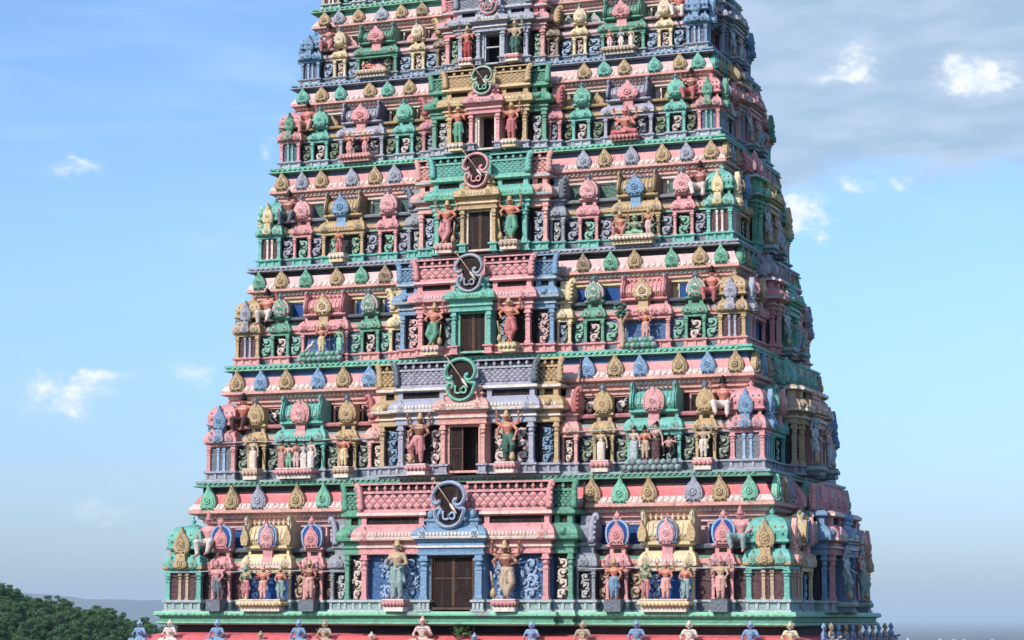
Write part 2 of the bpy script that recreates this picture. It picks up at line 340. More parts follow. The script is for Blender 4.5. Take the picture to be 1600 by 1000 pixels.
# colours per storey; side-face paints (sbay, skuta, sstep) lightened in place of fill light
K = [
 dict(pl='greygreen', pl2='palegrey', ledge='palegreen', ledge2='green', kuta='teal', kg='gold', kcol='tan', kin='maroon', pan='pink', pg='pink', prim='blue', pin='rose', pback='maroon',
      sala='yellow', sg='pink', srim='lavender', sback='navy', sscr='paleblue', pil='grey', pils='palegrey', yali='lavender', step='green', steps='cream', bay='pink', bhi='cream', niche='deepblue', nscr='paleblue',
      door='blue', dhi='ivory', om='paleblue', lat='pink', win='navy', sill='slate', band='salmon', band2='green', fas='palepink', corn='coral', chi='blush', lip='salmon', kd=('palegreen', 'gold', 'lavender'), shelf='shade', gapscr='tan',
      sstep='blue', slat='pink', sbay='pink', skuta='salmon'),
 dict(pl='grey', pl2='lavender', ledge='greygreen', ledge2='green', kuta='pink', kg='blue', kcol='paleblue', kin='slate', pan='gold', pg='gold', prim='gold', pin='brown', pback='dark',
      sala='teal', sg='pink', srim='salmon', sback='dark', sscr='teal', pil='salmon', pils='cream', yali='redpink', step='gold', steps='blue', bay='lavender', bhi='ivory', niche='dark', nscr='blush',
      door='salmon', dhi='cream', om='teal', lat='lavender', win='dark', sill='rose', band='salmon', band2='greygreen', fas='salmon', corn='pink', chi='blush', lip='salmon', kd=('gold', 'blue', 'gold'), shelf='deepblue', gapscr='moss',
      sstep='tan', slat='teal', sbay='gold', skuta='palegreen'),
 dict(pl='salmon', pl2='pink', ledge='teal', ledge2='palegreen', kuta='gold', kg='lavender', kcol='lavender', kin='maroon', pan='green', pg='green', prim='palepink', pin='darkgreen', pback='dark',
      sala='pink', sg='gold', srim='gold', sback='deepblue', sscr='deepblue', pil='yellow', pils='blue', yali='yellow', step='blue', steps='palepink', bay='pink', bhi='palepink', niche='dark', nscr='greygreen',
      door='teal', dhi='palegreen', om='lavender', lat='pink', win='navy', sill='slate', band='salmon', band2='greygreen', fas='yellow', corn='palepink', chi='blush', lip='salmon', kd=('green', 'gold', 'green'), shelf='shade', gapscr='palegreen',
      sstep='rose', slat='grey', sbay='salmon', skuta='palepink'),
 dict(pl='teal', pl2='teal', ledge='lavender', ledge2='grey', kuta='teal', kg='yellow', kcol='cream', kin='maroon', pan='pink', pg='pink', prim='palepink', pin='rose', pback='dark',
      sala='gold', sg='blue', srim='blue', sback='dark', sscr='palegreen', pil='grey', pils='palegrey', yali='slate', step='salmon', steps='paleblue', bay='teal', bhi='palegreen', niche='dark', nscr='greygreen',
      door='gold', dhi='yellow', om='pink', lat='teal', win='darkgreen', sill='grey', band='gold', band2='slate', fas='cream', corn='pink', chi='blush', lip='salmon', kd=('gold', 'lavender', 'gold'), shelf='indigo', gapscr='lavender',
      sstep='green', slat='pink', sbay='palegreen', skuta='salmon'),
 dict(pl='palegrey', pl2='lavender', ledge='teal', ledge2='palegreen', kuta='pink', kg='green', kcol='teal', kin='indigo', pan='teal', pg='teal', prim='palegreen', pin='green', pback='dark',
      sala='lavender', sg='pink', srim='pink', sback='dark', sscr='palegrey', pil='rose', pils='blue', yali='redpink', step='green', steps='palegrey', bay='gold', bhi='yellow', niche='dark', nscr='moss',
      door='pink', dhi='palepink', om='palegreen', lat='gold', win='dark', sill='gold', band='gold', band2='brown', fas='cream', corn='palepink', chi='blush', lip='salmon', kd=('teal', 'gold', 'teal'), shelf='indigo', gapscr='moss',
      sstep='salmon', slat='gold', sbay='lavender', skuta='lavender'),
 dict(pl='palegrey', pl2='grey', ledge='blue', ledge2='lavender', kuta='blue', kg='blue', kcol='paleblue', kin='indigo', pan='yellow', pg='yellow', prim='cream', pin='tan', pback='maroon',
      sala='green', sg='pink', srim='pink', sback='dark', sscr='darkgreen', pil='brown', pils='cream', yali='gold', step='pink', steps='palegreen', bay='lavender', bhi='palegrey', niche='dark', nscr='greygreen',
      door='lavender', dhi='ivory', om='pink', lat='grey', win='dark', sill='palepink', band='palepink', band2='grey', fas='cream', corn='palepink', chi='blush', lip='salmon', kd=('gold', 'lavender', 'gold'), shelf='teal', gapscr='paleblue',
      sstep='lavender', slat='teal', sbay='grey', skuta='maroon'),
 dict(pl='greygreen', pl2='palegrey', ledge='green', ledge2='palegreen', kuta='tan', kg='gold', kcol='cream', kin='maroon', pan='lavender', pg='teal', prim='cream', pin='green', pback='dark',
      sala='pink', sg='blue', srim='blue', sback='dark', sscr='teal', pil='rose', pils='cream', yali='rose', step='teal', steps='palegrey', bay='salmon', bhi='cream', niche='dark', nscr='greygreen',
      door='teal', dhi='ivory', om='gold', lat='rose', win='dark', sill='grey', band='gold', band2='grey', fas='cream', corn='pink', chi='blush', lip='salmon', kd=('gold', 'blue', 'gold'), shelf='dark', gapscr='teal',
      sstep='green', slat='pink', sbay='grey', skuta='slate'),
]
def szk(k): return (Z[k+1]-Z[k])/4.7

def colonnade(mb, specs, split, sz):
    """specs: (cx, y, z0, z1, w, mat, cap) -> children: each column, or columns built into the parent's own mesh"""
    out = []
    if split:
        for a in specs:
            m = MB(sz); column(m, *a); out.append(tree('column', m))
    else:
        for a in specs: column(mb, *a)
    return out
def finial(mb, cx, y, z, h, mat):
    mb.lathe(cx, y, [(.02*h, z), (.22*h, z+.03*h), (.12*h, z+.15*h), (.30*h, z+.36*h), (.26*h, z+.5*h), (.08*h, z+.62*h), (.13*h, z+.70*h), (.03*h, z+h)], 7, mat)

def kuta(k, split, side=False):
    """square corner shrine with a dome and an arched gable to each open side; x from -w/2 to w/2, y from 0 to w"""
    c = K[k]; w = CW[k]; sz = szk(k); a = w/2; body = c['kuta']
    base = MB(sz); plinth(base, -a, a, 0, w, c['pl'], c['pl2'])
    m = MB(sz)
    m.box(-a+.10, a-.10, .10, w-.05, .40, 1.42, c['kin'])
    m.uband(-a+.03, a-.03, .03, w, [(.0, 1.36), (.03, 1.38), (.03, 1.46), (.0, 1.48)], body)
    kapota(m, -a+.05, a-.05, .05, w, 1.46, 2.02, body, c['kg'] if k in (0, 5) else body, .52, False)
    for u in (-a*.62, a*.62): kudu(m, u, 1.52, .34, .46, -.07, .07, body, c['kg'], body)
    m.uband(-a*.78, a*.78, a*.22, w-.06, [(0, 2.0), (0, 2.24)], body)
    for u in (-a*.45, a*.45): m.box(u-a*.16, u+a*.16, a*.22-.012, a*.3, 2.06, 2.19, 'dark')
    for v in (a*.55, a*1.45): m.box(a*.70, a*.78+.012, v-a*.16, v+a*.16, 2.06, 2.19, 'dark'); m.box(-a*.78-.012, -a*.7, v-a*.16, v+a*.16, 2.06, 2.19, 'dark')
    d = MB(sz)
    pr = [(.06, 2.22), (.10, 2.26), (.10, 2.33), (.02, 2.36), (.05, 2.48), (.07, 2.62), (.04, 2.78), (-.04, 2.92), (-.16, 3.03), (-.30*w, 3.10), (-.36*w, 3.15)]
    d.uband(-a*.86, a*.86, a*.14, w-a*.14, pr, body, closed=True, smooth=False)
    for t in range(5):      # ribs and studs on the dome
        u = -a*.7+a*.35*t; d.ball((u, a*.14-.075, 2.52), .05, body, 5, 3); d.ball((u, a*.14-.06, 2.75), .04, c['kg'], 5, 3)
        d.ball((a*.86+.075, a+u, 2.52), .05, body, 5, 3); d.ball((-a*.86-.075, a+u, 2.52), .05, body, 5, 3)
    finial(d, 0, a, 3.12, .34, body)
    gf = MB(sz)
    for z0, z1, ww in ((1.50, 2.06, .30),):
        gf.poly([(-a*ww, z0+.03), (a*ww, z0+.03), (a*ww*.8, z1), (-a*ww*.8, z1)], -.16, .2, c['kg'])
    kudu(gf, 0, 1.52, a*.74, .5, -.16, .07, c['kg'], body if k else 'tan', c['kg'])
    kudu(gf, 0, 2.02, a*.84, 1.02, a*.14-.14, .10, c['kg'], c['kg'], 'brown' if k == 0 else c['kg'])
    # the same gable seen from the sides (right and left)
    kids = [tree('base', base), tree('domed_roof', d)]
    gmesh = gf.mesh('gable'); kids.append(('gable', gmesh, []))
    for sgn in (1, -1):
        g2 = gmesh.copy()
        g2.transform(Matrix.Translation((0, a, 0)) @ Matrix.Rotation(sgn*math.pi/2, 4, 'Z') @ Matrix.Translation((0, -a, 0)))
        if sgn == 1:
            g2.materials.clear()
            for n in gf.mats: g2.materials.append(paint({'gold': 'salmon', 'brown': 'rose', 'tan': 'rose'}.get(n, n) if k in (0, 3) else n))
        kids.append(('gable', g2, []))
    sp = []
    cw_ = .12*w/1.2
    for u in (-a+.09, a-.09): sp.append((u, .02, .40, 1.38, cw_*1.25, body, body))
    for u in (-a*.20, a*.20): sp.append((u, .05, .40, 1.38, cw_*.8, c['kcol'], c['kcol']))
    kids += colonnade(m, sp, split, sz)
    sp = [(sx*(a-.09), v-cw_*.6, .40, 1.38, cw_*1.1, m_, m_) for sx in (1, -1) for v, m_ in ((w*.40, c['kcol']), (w*.60, c['kcol']), (w-.12, c['skuta']))]
    kids += colonnade(m, sp, False, sz)
    return tree('corner_shrine', m, *kids)

def panjara(k, split, panel=True, w=None, cmain=None):
    c = K[k]; w = w or PW[k]; sz = szk(k); a = w/2; body = cmain or c['pan']
    base = MB(sz); plinth(base, -a-.02, a+.02, 0, .7, c['pl'], c['pl2'])
    m = MB(sz)
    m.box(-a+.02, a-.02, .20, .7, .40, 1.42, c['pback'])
    m.uband(-a+.0, a-.0, .02, .7, [(.0, 1.34), (.03, 1.36), (.03, 1.44), (.0, 1.46)], body)
    kapota(m, -a+.03, a-.03, .03, .7, 1.45, 1.92, body, body, .42, False)
    for s_ in (-1, 1):
        kudu(m, s_*a*.62, 1.50, .30, .40, -.05, .06, body, body, c['prim'])
        m.ball((s_*(a+.07), -.02, 1.58), .08, body, 6, 4)
    m.uband(-a*.72, a*.72, .12, .7, [(0, 1.90), (0, 2.16)], body)
    m.box(-a*.36, a*.36, .11, .3, 1.97, 2.10, 'dark')
    m.uband(-a*.86, a*.86, .06, .7, [(0, 2.15), (.04, 2.18), (.04, 2.24), (0, 2.27)], body)
    g = MB(sz)
    if k == 0:
        g.poly([(u*w*1.08, 2.24+z_*.98) for u, z_ in ARCH], -.03, .12, 'paleblue'); g.poly([(u*w*.90, 2.25+z_*.90) for u, z_ in ARCH], -.06, .0, 'navy'); kudu(g, 0, 2.25, w*.72, .84, -.05, .08, body, 'rose', body)
        g.poly([(-a*.7, 2.24), (a*.7, 2.24), (a*.5, 2.52), (0, 2.72), (-a*.5, 2.52)], -.10, .1, body)
    else:
        kudu(g, 0, 2.22, w*.92, 1.12, .05, .09, c['prim'], body, c['pin'])
        kudu(g, 0, 2.24, w*.68, .94, -.03, .08, body, c['prim'], body)
    g.box(-a*.55, a*.55, .05, .65, 2.26, 2.98, body)
    ft = body if k == 0 else 'slate'
    g.ball((0, 0, 3.20), .11, ft, 7, 5, (1, .9, 1.15)); g.ball((0, -.02, 3.32), .05, ft, 6, 4)
    for s_ in (-1, 1): g.ball((s_*.10, 0, 3.12), .06, ft, 5, 4)
    kids = [tree('base', base), tree('gable', g)]
    kids += colonnade(m, [(s_*(a-.05), .0, .40, 1.36, .10, body, body) for s_ in (-1, 1)], split, sz)
    if panel:
        p = MB(sz); scroll(p, 0, .87, w*.62, .84, .18, 'blush' if k not in (3,) else 'palegreen', 'palegrey'); kids.append(tree('scroll_panel', p))
    return tree('gabled_niche', m, *kids)

def sala(k, split, w=None):
    c = K[k]; w = w or SALA[k][1]; sz = szk(k); a = w/2; body = c['sala']
    base = MB(sz); plinth(base, -a-.02, a+.02, 0, .8, c['pl'], c['pl2'])
    m = MB(sz)
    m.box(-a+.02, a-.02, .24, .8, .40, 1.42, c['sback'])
    m.uband(-a, a, .02, .8, [(0, 1.33), (.03, 1.35), (.03, 1.45), (0, 1.47)], body)
    kapota(m, -a+.04, a-.04, .03, .8, 1.46, 1.98, body, 'cream' if k in (0, 4) else body, .52, True)
    for s_ in (-1, 1): kudu(m, s_*a*.80, 1.52, .32, .42, -.08, .06, body, body, c['srim'])
    m.uband(-a*.88, a*.88, .12, .8, [(0, 1.96), (0, 2.20)], body)
    for u in (-a*.50, a*.50): m.box(u-a*.26, u+a*.26, .11, .3, 2.02, 2.14, 'dark')
    m.uband(-a*.96*(1 if k == 0 else .88), a*.96*(1 if k == 0 else .88), .04, .8, [(0, 2.19), (.05, 2.22), (.05, 2.30), (0, 2.32)], body)
    r = MB(sz)
    prof = [(.10, 2.31), (.02, 2.42), (-.02, 2.58), (.02, 2.76), (.12, 2.92), (.28, 3.02), (.50, 3.04), (.8, 3.04), (.8, 2.31)]
    rf = 1.0 if k == 0 else .86; b = a*.84*rf
    r.upoly(prof, -b, b, body)
    for q in range(9):      # raised ribs and studs of the vault
        u = -b+2*b*(q+.5)/9
        r.tube([(u, .08, 2.35), (u, .0, 2.46), (u, -.03, 2.60), (u, .0, 2.75), (u, .1, 2.91)], .022, 4, body)
        if abs(u) > .3:
            r.ball((u+.07, -.02, 2.52), .045, 'cream' if k in (0, 1) else c['srim'], 5, 3); r.ball((u+.07, .04, 2.78), .04, body, 5, 3)
    for q in range(8): finial(r, -b+.1+2*(b-.1)*q/7, .30, 3.02, .24, body if k in (0, 2) else 'slate')
    ends = []
    endc = {0: 'yellow', 1: 'teal', 2: 'rose', 3: 'brown', 4: 'indigo', 5: 'green'}.get(k, body)
    for s_ in (-1, 1):
        e = MB(sz)
        out = [(.12, 2.28), (-.06, 2.36), (-.12, 2.58), (-.08, 2.82), (.02, 3.00), (.02, 3.12), (-.04, 3.24), (.06, 3.34), (.18, 3.26), (.34, 3.18), (.55, 3.14), (.8, 3.14), (.8, 2.28)]
        e.upoly(out, s_*a*.84*rf, s_*a*1.0*rf, endc)
        e.tube([(s_*a*.92*rf, y-.02, z) for y, z in out[1:9]], .035, 5, 'cream' if k in (0,) else body)
        e.ball((s_*a*.92*rf, .06, 3.28), .10, 'slate' if k else 'moss', 7, 5)
        if k == 0: e.poly([(s_*a*.92+u*.30, 2.32+z*.72) for u, z in LEAF], -.17, -.05, 'gold')
        ends.append(tree('roof_end', e))
    g = MB(sz)
    g.uband(-.19, .19, -.06, .5, [(0, 1.62), (.04, 1.66), (.02, 1.80), (-.01, 1.9), (-.01, 2.16), (.06, 2.2), (.06, 2.3), (0, 2.32)], c['sg'])
    if k in (0, 1): 
        kudu(g, 0, 2.22, .74, .98, -.08, .09, c['srim'], 'deepblue' if k == 0 else 'pink', c['sg'], ARCH)
        kudu(g, 0, 2.24, .50, .92, -.16, .08, c['sg'], 'palepink', c['sg'])
    else: kudu(g, 0, 2.22, .66 if k != 4 else .74, 1.0, -.10, .09, c['sg'], c['sg'], 'cream' if k == 2 else c['sg'])
    kids = [tree('base', base), tree('barrel_roof', r), tree('gable', g)]+ends
    kids += colonnade(m, [(u, .02, .40, 1.36, .11, body if abs(u) > a*.5 else body, body) for u in (-a+.07, a-.07)], split, sz)
    for s_ in (-1, 1):
        p = MB(sz)
        if k == 2:
            p.box(s_*a*.46-a*.30, s_*a*.46+a*.30, .21, .3, .46, 1.30, 'deepblue'); p.box(s_*a*.46-a*.34, s_*a*.46+a*.34, .225, .3, .40, 1.36, 'palepink'); kids.append(tree('window', p))
        else: scroll(p, s_*a*.52, .87, a*.42, .86, .22, c['sscr'], 'cream' if k != 0 else 'paleblue'); kids.append(tree('scroll_panel', p))
    return tree('barrel_roofed_shrine', m, *kids)

def horn(mb, u, y, z, s_, mat, sc_=1.0):
    """curled horn that rises at the end of a balustrade"""
    pts = [(u, y, z), (u+s_*.02, y-.02, z+.35*sc_), (u+s_*.08, y-.03, z+.58*sc_), (u+s_*.22, y-.04, z+.74*sc_), (u+s_*.34, y-.04, z+.70*sc_), (u+s_*.33, y-.04, z+.60*sc_)]
    mb.tube(spline(pts, 3), [.115*sc_*(1-.045*i) for i in range(16)], 6, mat, .8)
    for t in range(4): mb.ball((u+s_*(.16+.02*t), y-.05, z+(.12+.14*t)*sc_), .07, mat, 5, 3)

def pilaster(k, s_):
    """half pillar between the recess and the middle bay, with a curled beast on top; x from 0 to w, s_ = side of the tower"""
    c = K[k]; u0, u1 = PIL[k]; w = u1-u0; sz = szk(k); body = c['pil']; a = w/2
    m = MB(sz)
    plinth(m, -a, a, 0, .9, c['pl'], c['pl2'])
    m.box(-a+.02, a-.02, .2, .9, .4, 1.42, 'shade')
    m.uband(-a, a, .02, .9, [(0, 1.34), (.03, 1.36), (.03, 1.45), (0, 1.47)], body)
    kapota(m, -a+.03, a-.03, .03, .9, 1.46, 1.96, body, body, .45, False)
    kudu(m, -s_*a*.1, 1.50, .32, .42, -.10, .06, body, c['pils'], body)
    m.uband(-a*.7, a*.7, .14, .9, [(0, 1.95), (0, 2.18)], body); m.uband(-a*.8, a*.8, .1, .9, [(0, 2.17), (.05, 2.2), (.05, 2.28), (0, 2.32)], body)
    m.uband(-a*.62, a*.62, .18, .9, [(0, 2.3), (.08, 2.5), (.08, 2.8), (0, 3.0), (.0, 3.2)], body)
    y_ = MB(sz); horn(y_, s_*a*.55, .08, 2.3, s_*.7, c['yali'], 1.25)
    p = MB(sz); scroll(p, -s_*a*.18, .87, w*.55, .84, .18, c['pils'], 'cream')
    kids = [tree('beast_finial', y_), tree('scroll_panel', p)]+colonnade(m, [(s_*(a-.07), 0, .4, 1.36, .11, body, body), (-s_*(a-.05), .04, .4, 1.36, .07, body, body)], k < 3, sz)
    return tree('half_pillar', m, *kids)

def lattice(mb, u0, u1, y, z0, z1, mat, deep, cell):
    mb.box(u0, u1, y+.04, y+.16, z0, z1, deep)  # dark backing colour stands in for shadow in the lattice holes
    rows = max(2, round((z1-z0)/cell)); cz = (z1-z0)/rows; n = max(2, round((u1-u0)/cell)); cu = (u1-u0)/n
    for r in range(rows*2-1):
        off = .5 if r % 2 else 0
        for q in range(n+1 if not off else n):
            u = u0+cu*(q+off); z = z0+cz*.5*(r+1)
            hu, hz = cu*.45, cz*.45
            ul, ur = max(u-hu, u0), min(u+hu, u1)
            i = mb.add([(ul, y+.04, z), (u, y+.04, z-hz), (ur, y+.04, z), (u, y+.04, z+hz), (u, y+.005, z)])
            for e in range(4): mb.face([i+e, i+(e+1) % 4, i+4], mat)
    mb.box(u0, u1, y-.01, y+.16, z0-.04, z0+.03, mat); mb.box(u0, u1, y-.01, y+.16, z1-.03, z1+.05, mat)

def entab(mb, u0, u1, yf, yb, main, hi, slot='dark'):
    mb.uband(u0, u1, yf, yb, [(0, 1.93), (.04, 1.95), (.04, 2.03), (.01, 2.05), (.01, 2.13), (.08, 2.17), (.08, 2.24), (.02, 2.26), (.02, 2.34), (.06, 2.38)], [main, main, main, main, main, hi, main, main, main])
    kapota(mb, u0, u1, yf, yb, 2.36, 2.97, main, hi, 1.0, True)
    n = max(2, round((u1-u0)/1.3)); 
    mb.uband(u0+.06, u1-.06, yf+.12, yb, [(0, 2.95), (0, 3.24)], slot)
    for u in (u0+.13, u1-.13): mb.box(u-.09, u+.09, yf+.04, yf+.3, 2.95, 3.24, main)
    mb.uband(u0, u1, yf, yb, [(0, 3.22), (.10, 3.27), (.10, 3.37), (.02, 3.41), (.0, 3.44)], [main, hi, main, main])

def balus(mb, u0, u1, y, main, deep, cell=.26):
    lattice(mb, u0, u1, y, 3.46, 4.06, main, deep, cell)
    n = max(2, round((u1-u0)/.30)); st = (u1-u0)/n
    mb.box(u0, u1, y+.10, y+.2, 4.10, 4.34, 'dark')
    for q in range(n+1):
        u = u0+q*st; mb.lathe(u, y+.06, [(.035, 4.10), (.06, 4.16), (.075, 4.22), (.03, 4.28), (.05, 4.34)], 6, main)
        if q < n: mb.ball((u+st*.5, y+.03, 4.09), .05, main, 5, 3)
    mb.box(u0-.02, u1+.02, y-.02, y+.2, 4.33, 4.39, main)

def step(k, s_, side=False, inner=None, outer=None, yoff=0.0):
    """narrow set-back bay beside the middle bay: column, scroll, entablature and a piece of balustrade"""
    c = K[k]; sz = szk(k); w = outer-inner; a = w/2; body = c['sstep'] if side else c['step']; lat = c['slat'] if side else c['step']
    m = MB(sz); plinth(m, -a, a, 0, 1.0, c['pl'], c['pl2'])
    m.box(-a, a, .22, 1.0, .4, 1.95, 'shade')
    entab(m, -a, a, 0, 1.0, body, body if k in (0, 4) else ('cream' if k == 1 else 'palegrey'))
    m.ball((s_*(a*.2), -.2, 2.68), .15, body, 7, 5); 
    b = MB(sz)
    if not side: balus(b, -a, a, 0, lat, 'dark', .2)
    else: kudu(b, 0, 3.42, w*1.0, .95, .40, .14, lat, body, lat)
    horn(b, s_*(a+.02), .40 if side else .06, 3.46, s_*.35, lat, 1.1 if side else 1.25)
    p = MB(sz); scroll(p, -s_*a*.25, 1.12, w*.62, 1.35, .2, c['steps'], 'cream' if k not in (1,) else 'paleblue')
    kids = [tree('balustrade', b), tree('scroll_panel', p)]+colonnade(m, [(s_*(a-.1), 0, .4, 1.95, .15, body, body)], k < 3, sz)
    return tree('side_bay', m, *kids)

def bay(k, side=False):
    c = K[k]; sz = szk(k); b = BAY[k]; j = JAMB[k]; d = DOOR[k]; body = c['bay']
    m = MB(sz)
    for s_ in (-1, 1):
        plinth(m, min(s_*j, s_*b), max(s_*j, s_*b), 0, .9, c['pl'], c['pl2'])
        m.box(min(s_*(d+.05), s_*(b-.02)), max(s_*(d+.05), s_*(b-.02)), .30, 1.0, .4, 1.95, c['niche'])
        u0, u1 = sorted((s_*(j-.1), s_*b)); entab(m, u0, u1, 0, 1.0, body, c['bhi'])
        for q in range(2): kudu(m, s_*(b-.25), 2.40, .34, .50, -.20, .06, body, c['bhi'], body)
    m.box(-b+.1, b-.1, .45, 1.0, 1.95, 4.3, body)
    kids = []
    for s_ in (-1, 1):
        kids += colonnade(m, [(s_*(b-.16), 0, .4, 1.95, .19*(.75+.25*b/3.5), body, body)], k < 3, sz)
        wpan = (b-j-.35); hw = wpan/2; mid = s_*(j+.08+hw)
        if k == 0:
            for t in (-1, 1):
                p = MB(sz); scroll(p, mid+t*hw*.52, 1.14, hw*.86, 1.46, .28, c['nscr'], 'paleblue', 3); scroll(p, mid+t*hw*.30, 1.0, hw*.40, 1.1, .285, c['nscr'], 'paleblue', 3)
                kids.append(tree('scroll_panel', p))
        else:
            for t in (-1, 1):
                if k in (2, 3, 4) and t == s_: continue
                p = MB(sz); scroll(p, mid+t*hw*.62, 1.10, hw*.72, 1.36, .28, c['nscr'], 'palegrey', 3 if k == 1 else 4); kids.append(tree('scroll_panel', p))
    omw = .62*OMS[k]
    for s_ in (-1, 1):
        bl = MB(sz)
        if side:
            for q in range(2): kudu(bl, s_*b*(.30+.45*q), 3.42, b*.42, 1.0, .52, .16, c['lat'], 'palepink' if c['lat'] in ('pink',) else 'tan', c['lat'])
            bl.box(min(s_*b*.05, s_*b), max(s_*b*.05, s_*b), .46, .66, 3.42, 3.75, c['lat']); kids.append(tree('parapet', bl)); continue
        u0, u1 = sorted((s_*omw*.8, s_*(b-.02))); balus(bl, u0, u1, .0, c['lat'], {'pink': 'maroon', 'teal': 'darkgreen', 'gold': 'brown', 'lavender': 'maroon', 'grey': 'slate', 'rose': 'maroon'}[c['lat']], .30 if k in (0, 2) else .22)
        horn(bl, s_*(b-.02), -.02, 3.46, s_*.5, c['lat'] if k not in (1,) else 'slate', 1.2)
        kids.append(tree('balustrade', bl))
    return tree('middle_bay', m, *kids)
OMS = [1.0, .95, .85, .80, .66, .62, .55]

def doorway(k):
    """door block standing proud of the middle bay"""
    c = K[k]; sz = szk(k); d = DOOR[k]; j = JAMB[k]; body = c['door']; hi = c['dhi']
    m = MB(sz)
    for s_ in (-1, 1):
        u0, u1 = sorted((s_*d, s_*j)); plinth(m, u0, u1, 0, .8, c['pl'], c['pl2'])
        m.box(u0, u1, .16, .8, .4, 1.9, body)
    top = 1.88
    m.uband(-j, j, .0, .9, [(0, top), (.05, top+.03), (.05, top+.12), (.0, top+.14), (.02, top+.22), (.09, top+.27), (.09, top+.34), (.03, top+.36), (.03, top+.44), (.12, top+.48), (.12, top+.54)], [body, body, body, body, body, hi, body, body, body, body])
    kapota(m, -j+.05, j-.05, .0, .9, top+.52, top+1.02, body, hi, 1.0, True)
    for s_ in (-1, 1): kudu(m, s_*(j-.22), top+.58, .32, .46, -.20, .06, body, hi, body)
    a = j*.80
    m.uband(-a, a, .08, .9, [(0, 2.88), (0, 3.02), (.06, 3.05), (.06, 3.12), (-.04, 3.16), (-.08, 3.40)], body)
    for s_ in (-1, 1): m.lathe(s_*a*.82, .1, [(.09, 3.12), (.14, 3.24), (.12, 3.36), (.05, 3.44)], 8, body)
    kids = colonnade(m, [(s_*(d+(j-d)*.55), 0, .4, 1.9, .62*(j-d), body, body) for s_ in (-1, 1)], k < 3, sz)
    fr = MB(sz); fc = {0: 'doorframe', 1: 'salmon', 2: 'palegreen', 3: 'cream', 4: 'cream', 5: 'palegrey'}.get(k, 'grey'); t = .06
    y0 = .14
    fr.box(-d, -d+t, y0, y0+.25, .10, top, fc); fr.box(d-t, d, y0, y0+.25, .10, top, fc)
    fr.box(-d+t, d-t, y0, y0+.25, top-t, top, fc); fr.box(-d+t, d-t, y0, y0+.25, .06, .06+t*1.4, fc)
    fr.box(-d, d, .8, .9, .1, top, 'dark'); kids.append(tree('door_frame', fr))
    def leaf_(u0, u1, yy, cross=True, mat='door'):
        L = MB(sz); L.box(u0, u1, yy, yy+.05, .16, top-t, mat)
        f2 = 'doorframe'; zz = (.16+top-t)/2 if k != 0 else 1.12
        for ua, ub in ((u0, u0+.05), (u1-.05, u1)): L.box(ua, ub, yy-.025, yy, .16, top-t, f2)
        if cross: L.box(u0+.04, u1-.04, yy-.022, yy, zz-.02, zz+.02, f2)
        n = 1
        for q in range(1, n): L.box(u0+(u1-u0)*q/n-.006, u0+(u1-u0)*q/n+.006, yy-.012, yy, .2, top-t-.03, 'dark')
        return tree('door_leaf', L)
    if k in (0, 2, 3, 6): kids += [leaf_(-d+t, -.005, y0+.12, k == 0), leaf_(.005, d-t, y0+.12, k == 0, 'door' if k == 0 else 'dark')]
    elif k == 1: kids += [leaf_(-d+t, -.06, y0+.10), ]
    elif k == 4:
        L = MB(sz); L.box(-d+t, -d+t+.08, y0+.05, y0+.5, .16, top-t, 'cream'); kids.append(tree('door_leaf', L))
    else:
        L = MB(sz); L.box(-d+t, d-t, y0+.05, y0+.1, 1.02, 1.09, 'palegrey'); L.box(-d+t, -d+t+.06, y0+.05, y0+.1, .16, top-t, 'palegrey'); kids.append(tree('window_bar', L))
    if k == 0:
        pass
    return tree('doorway', m, *kids)

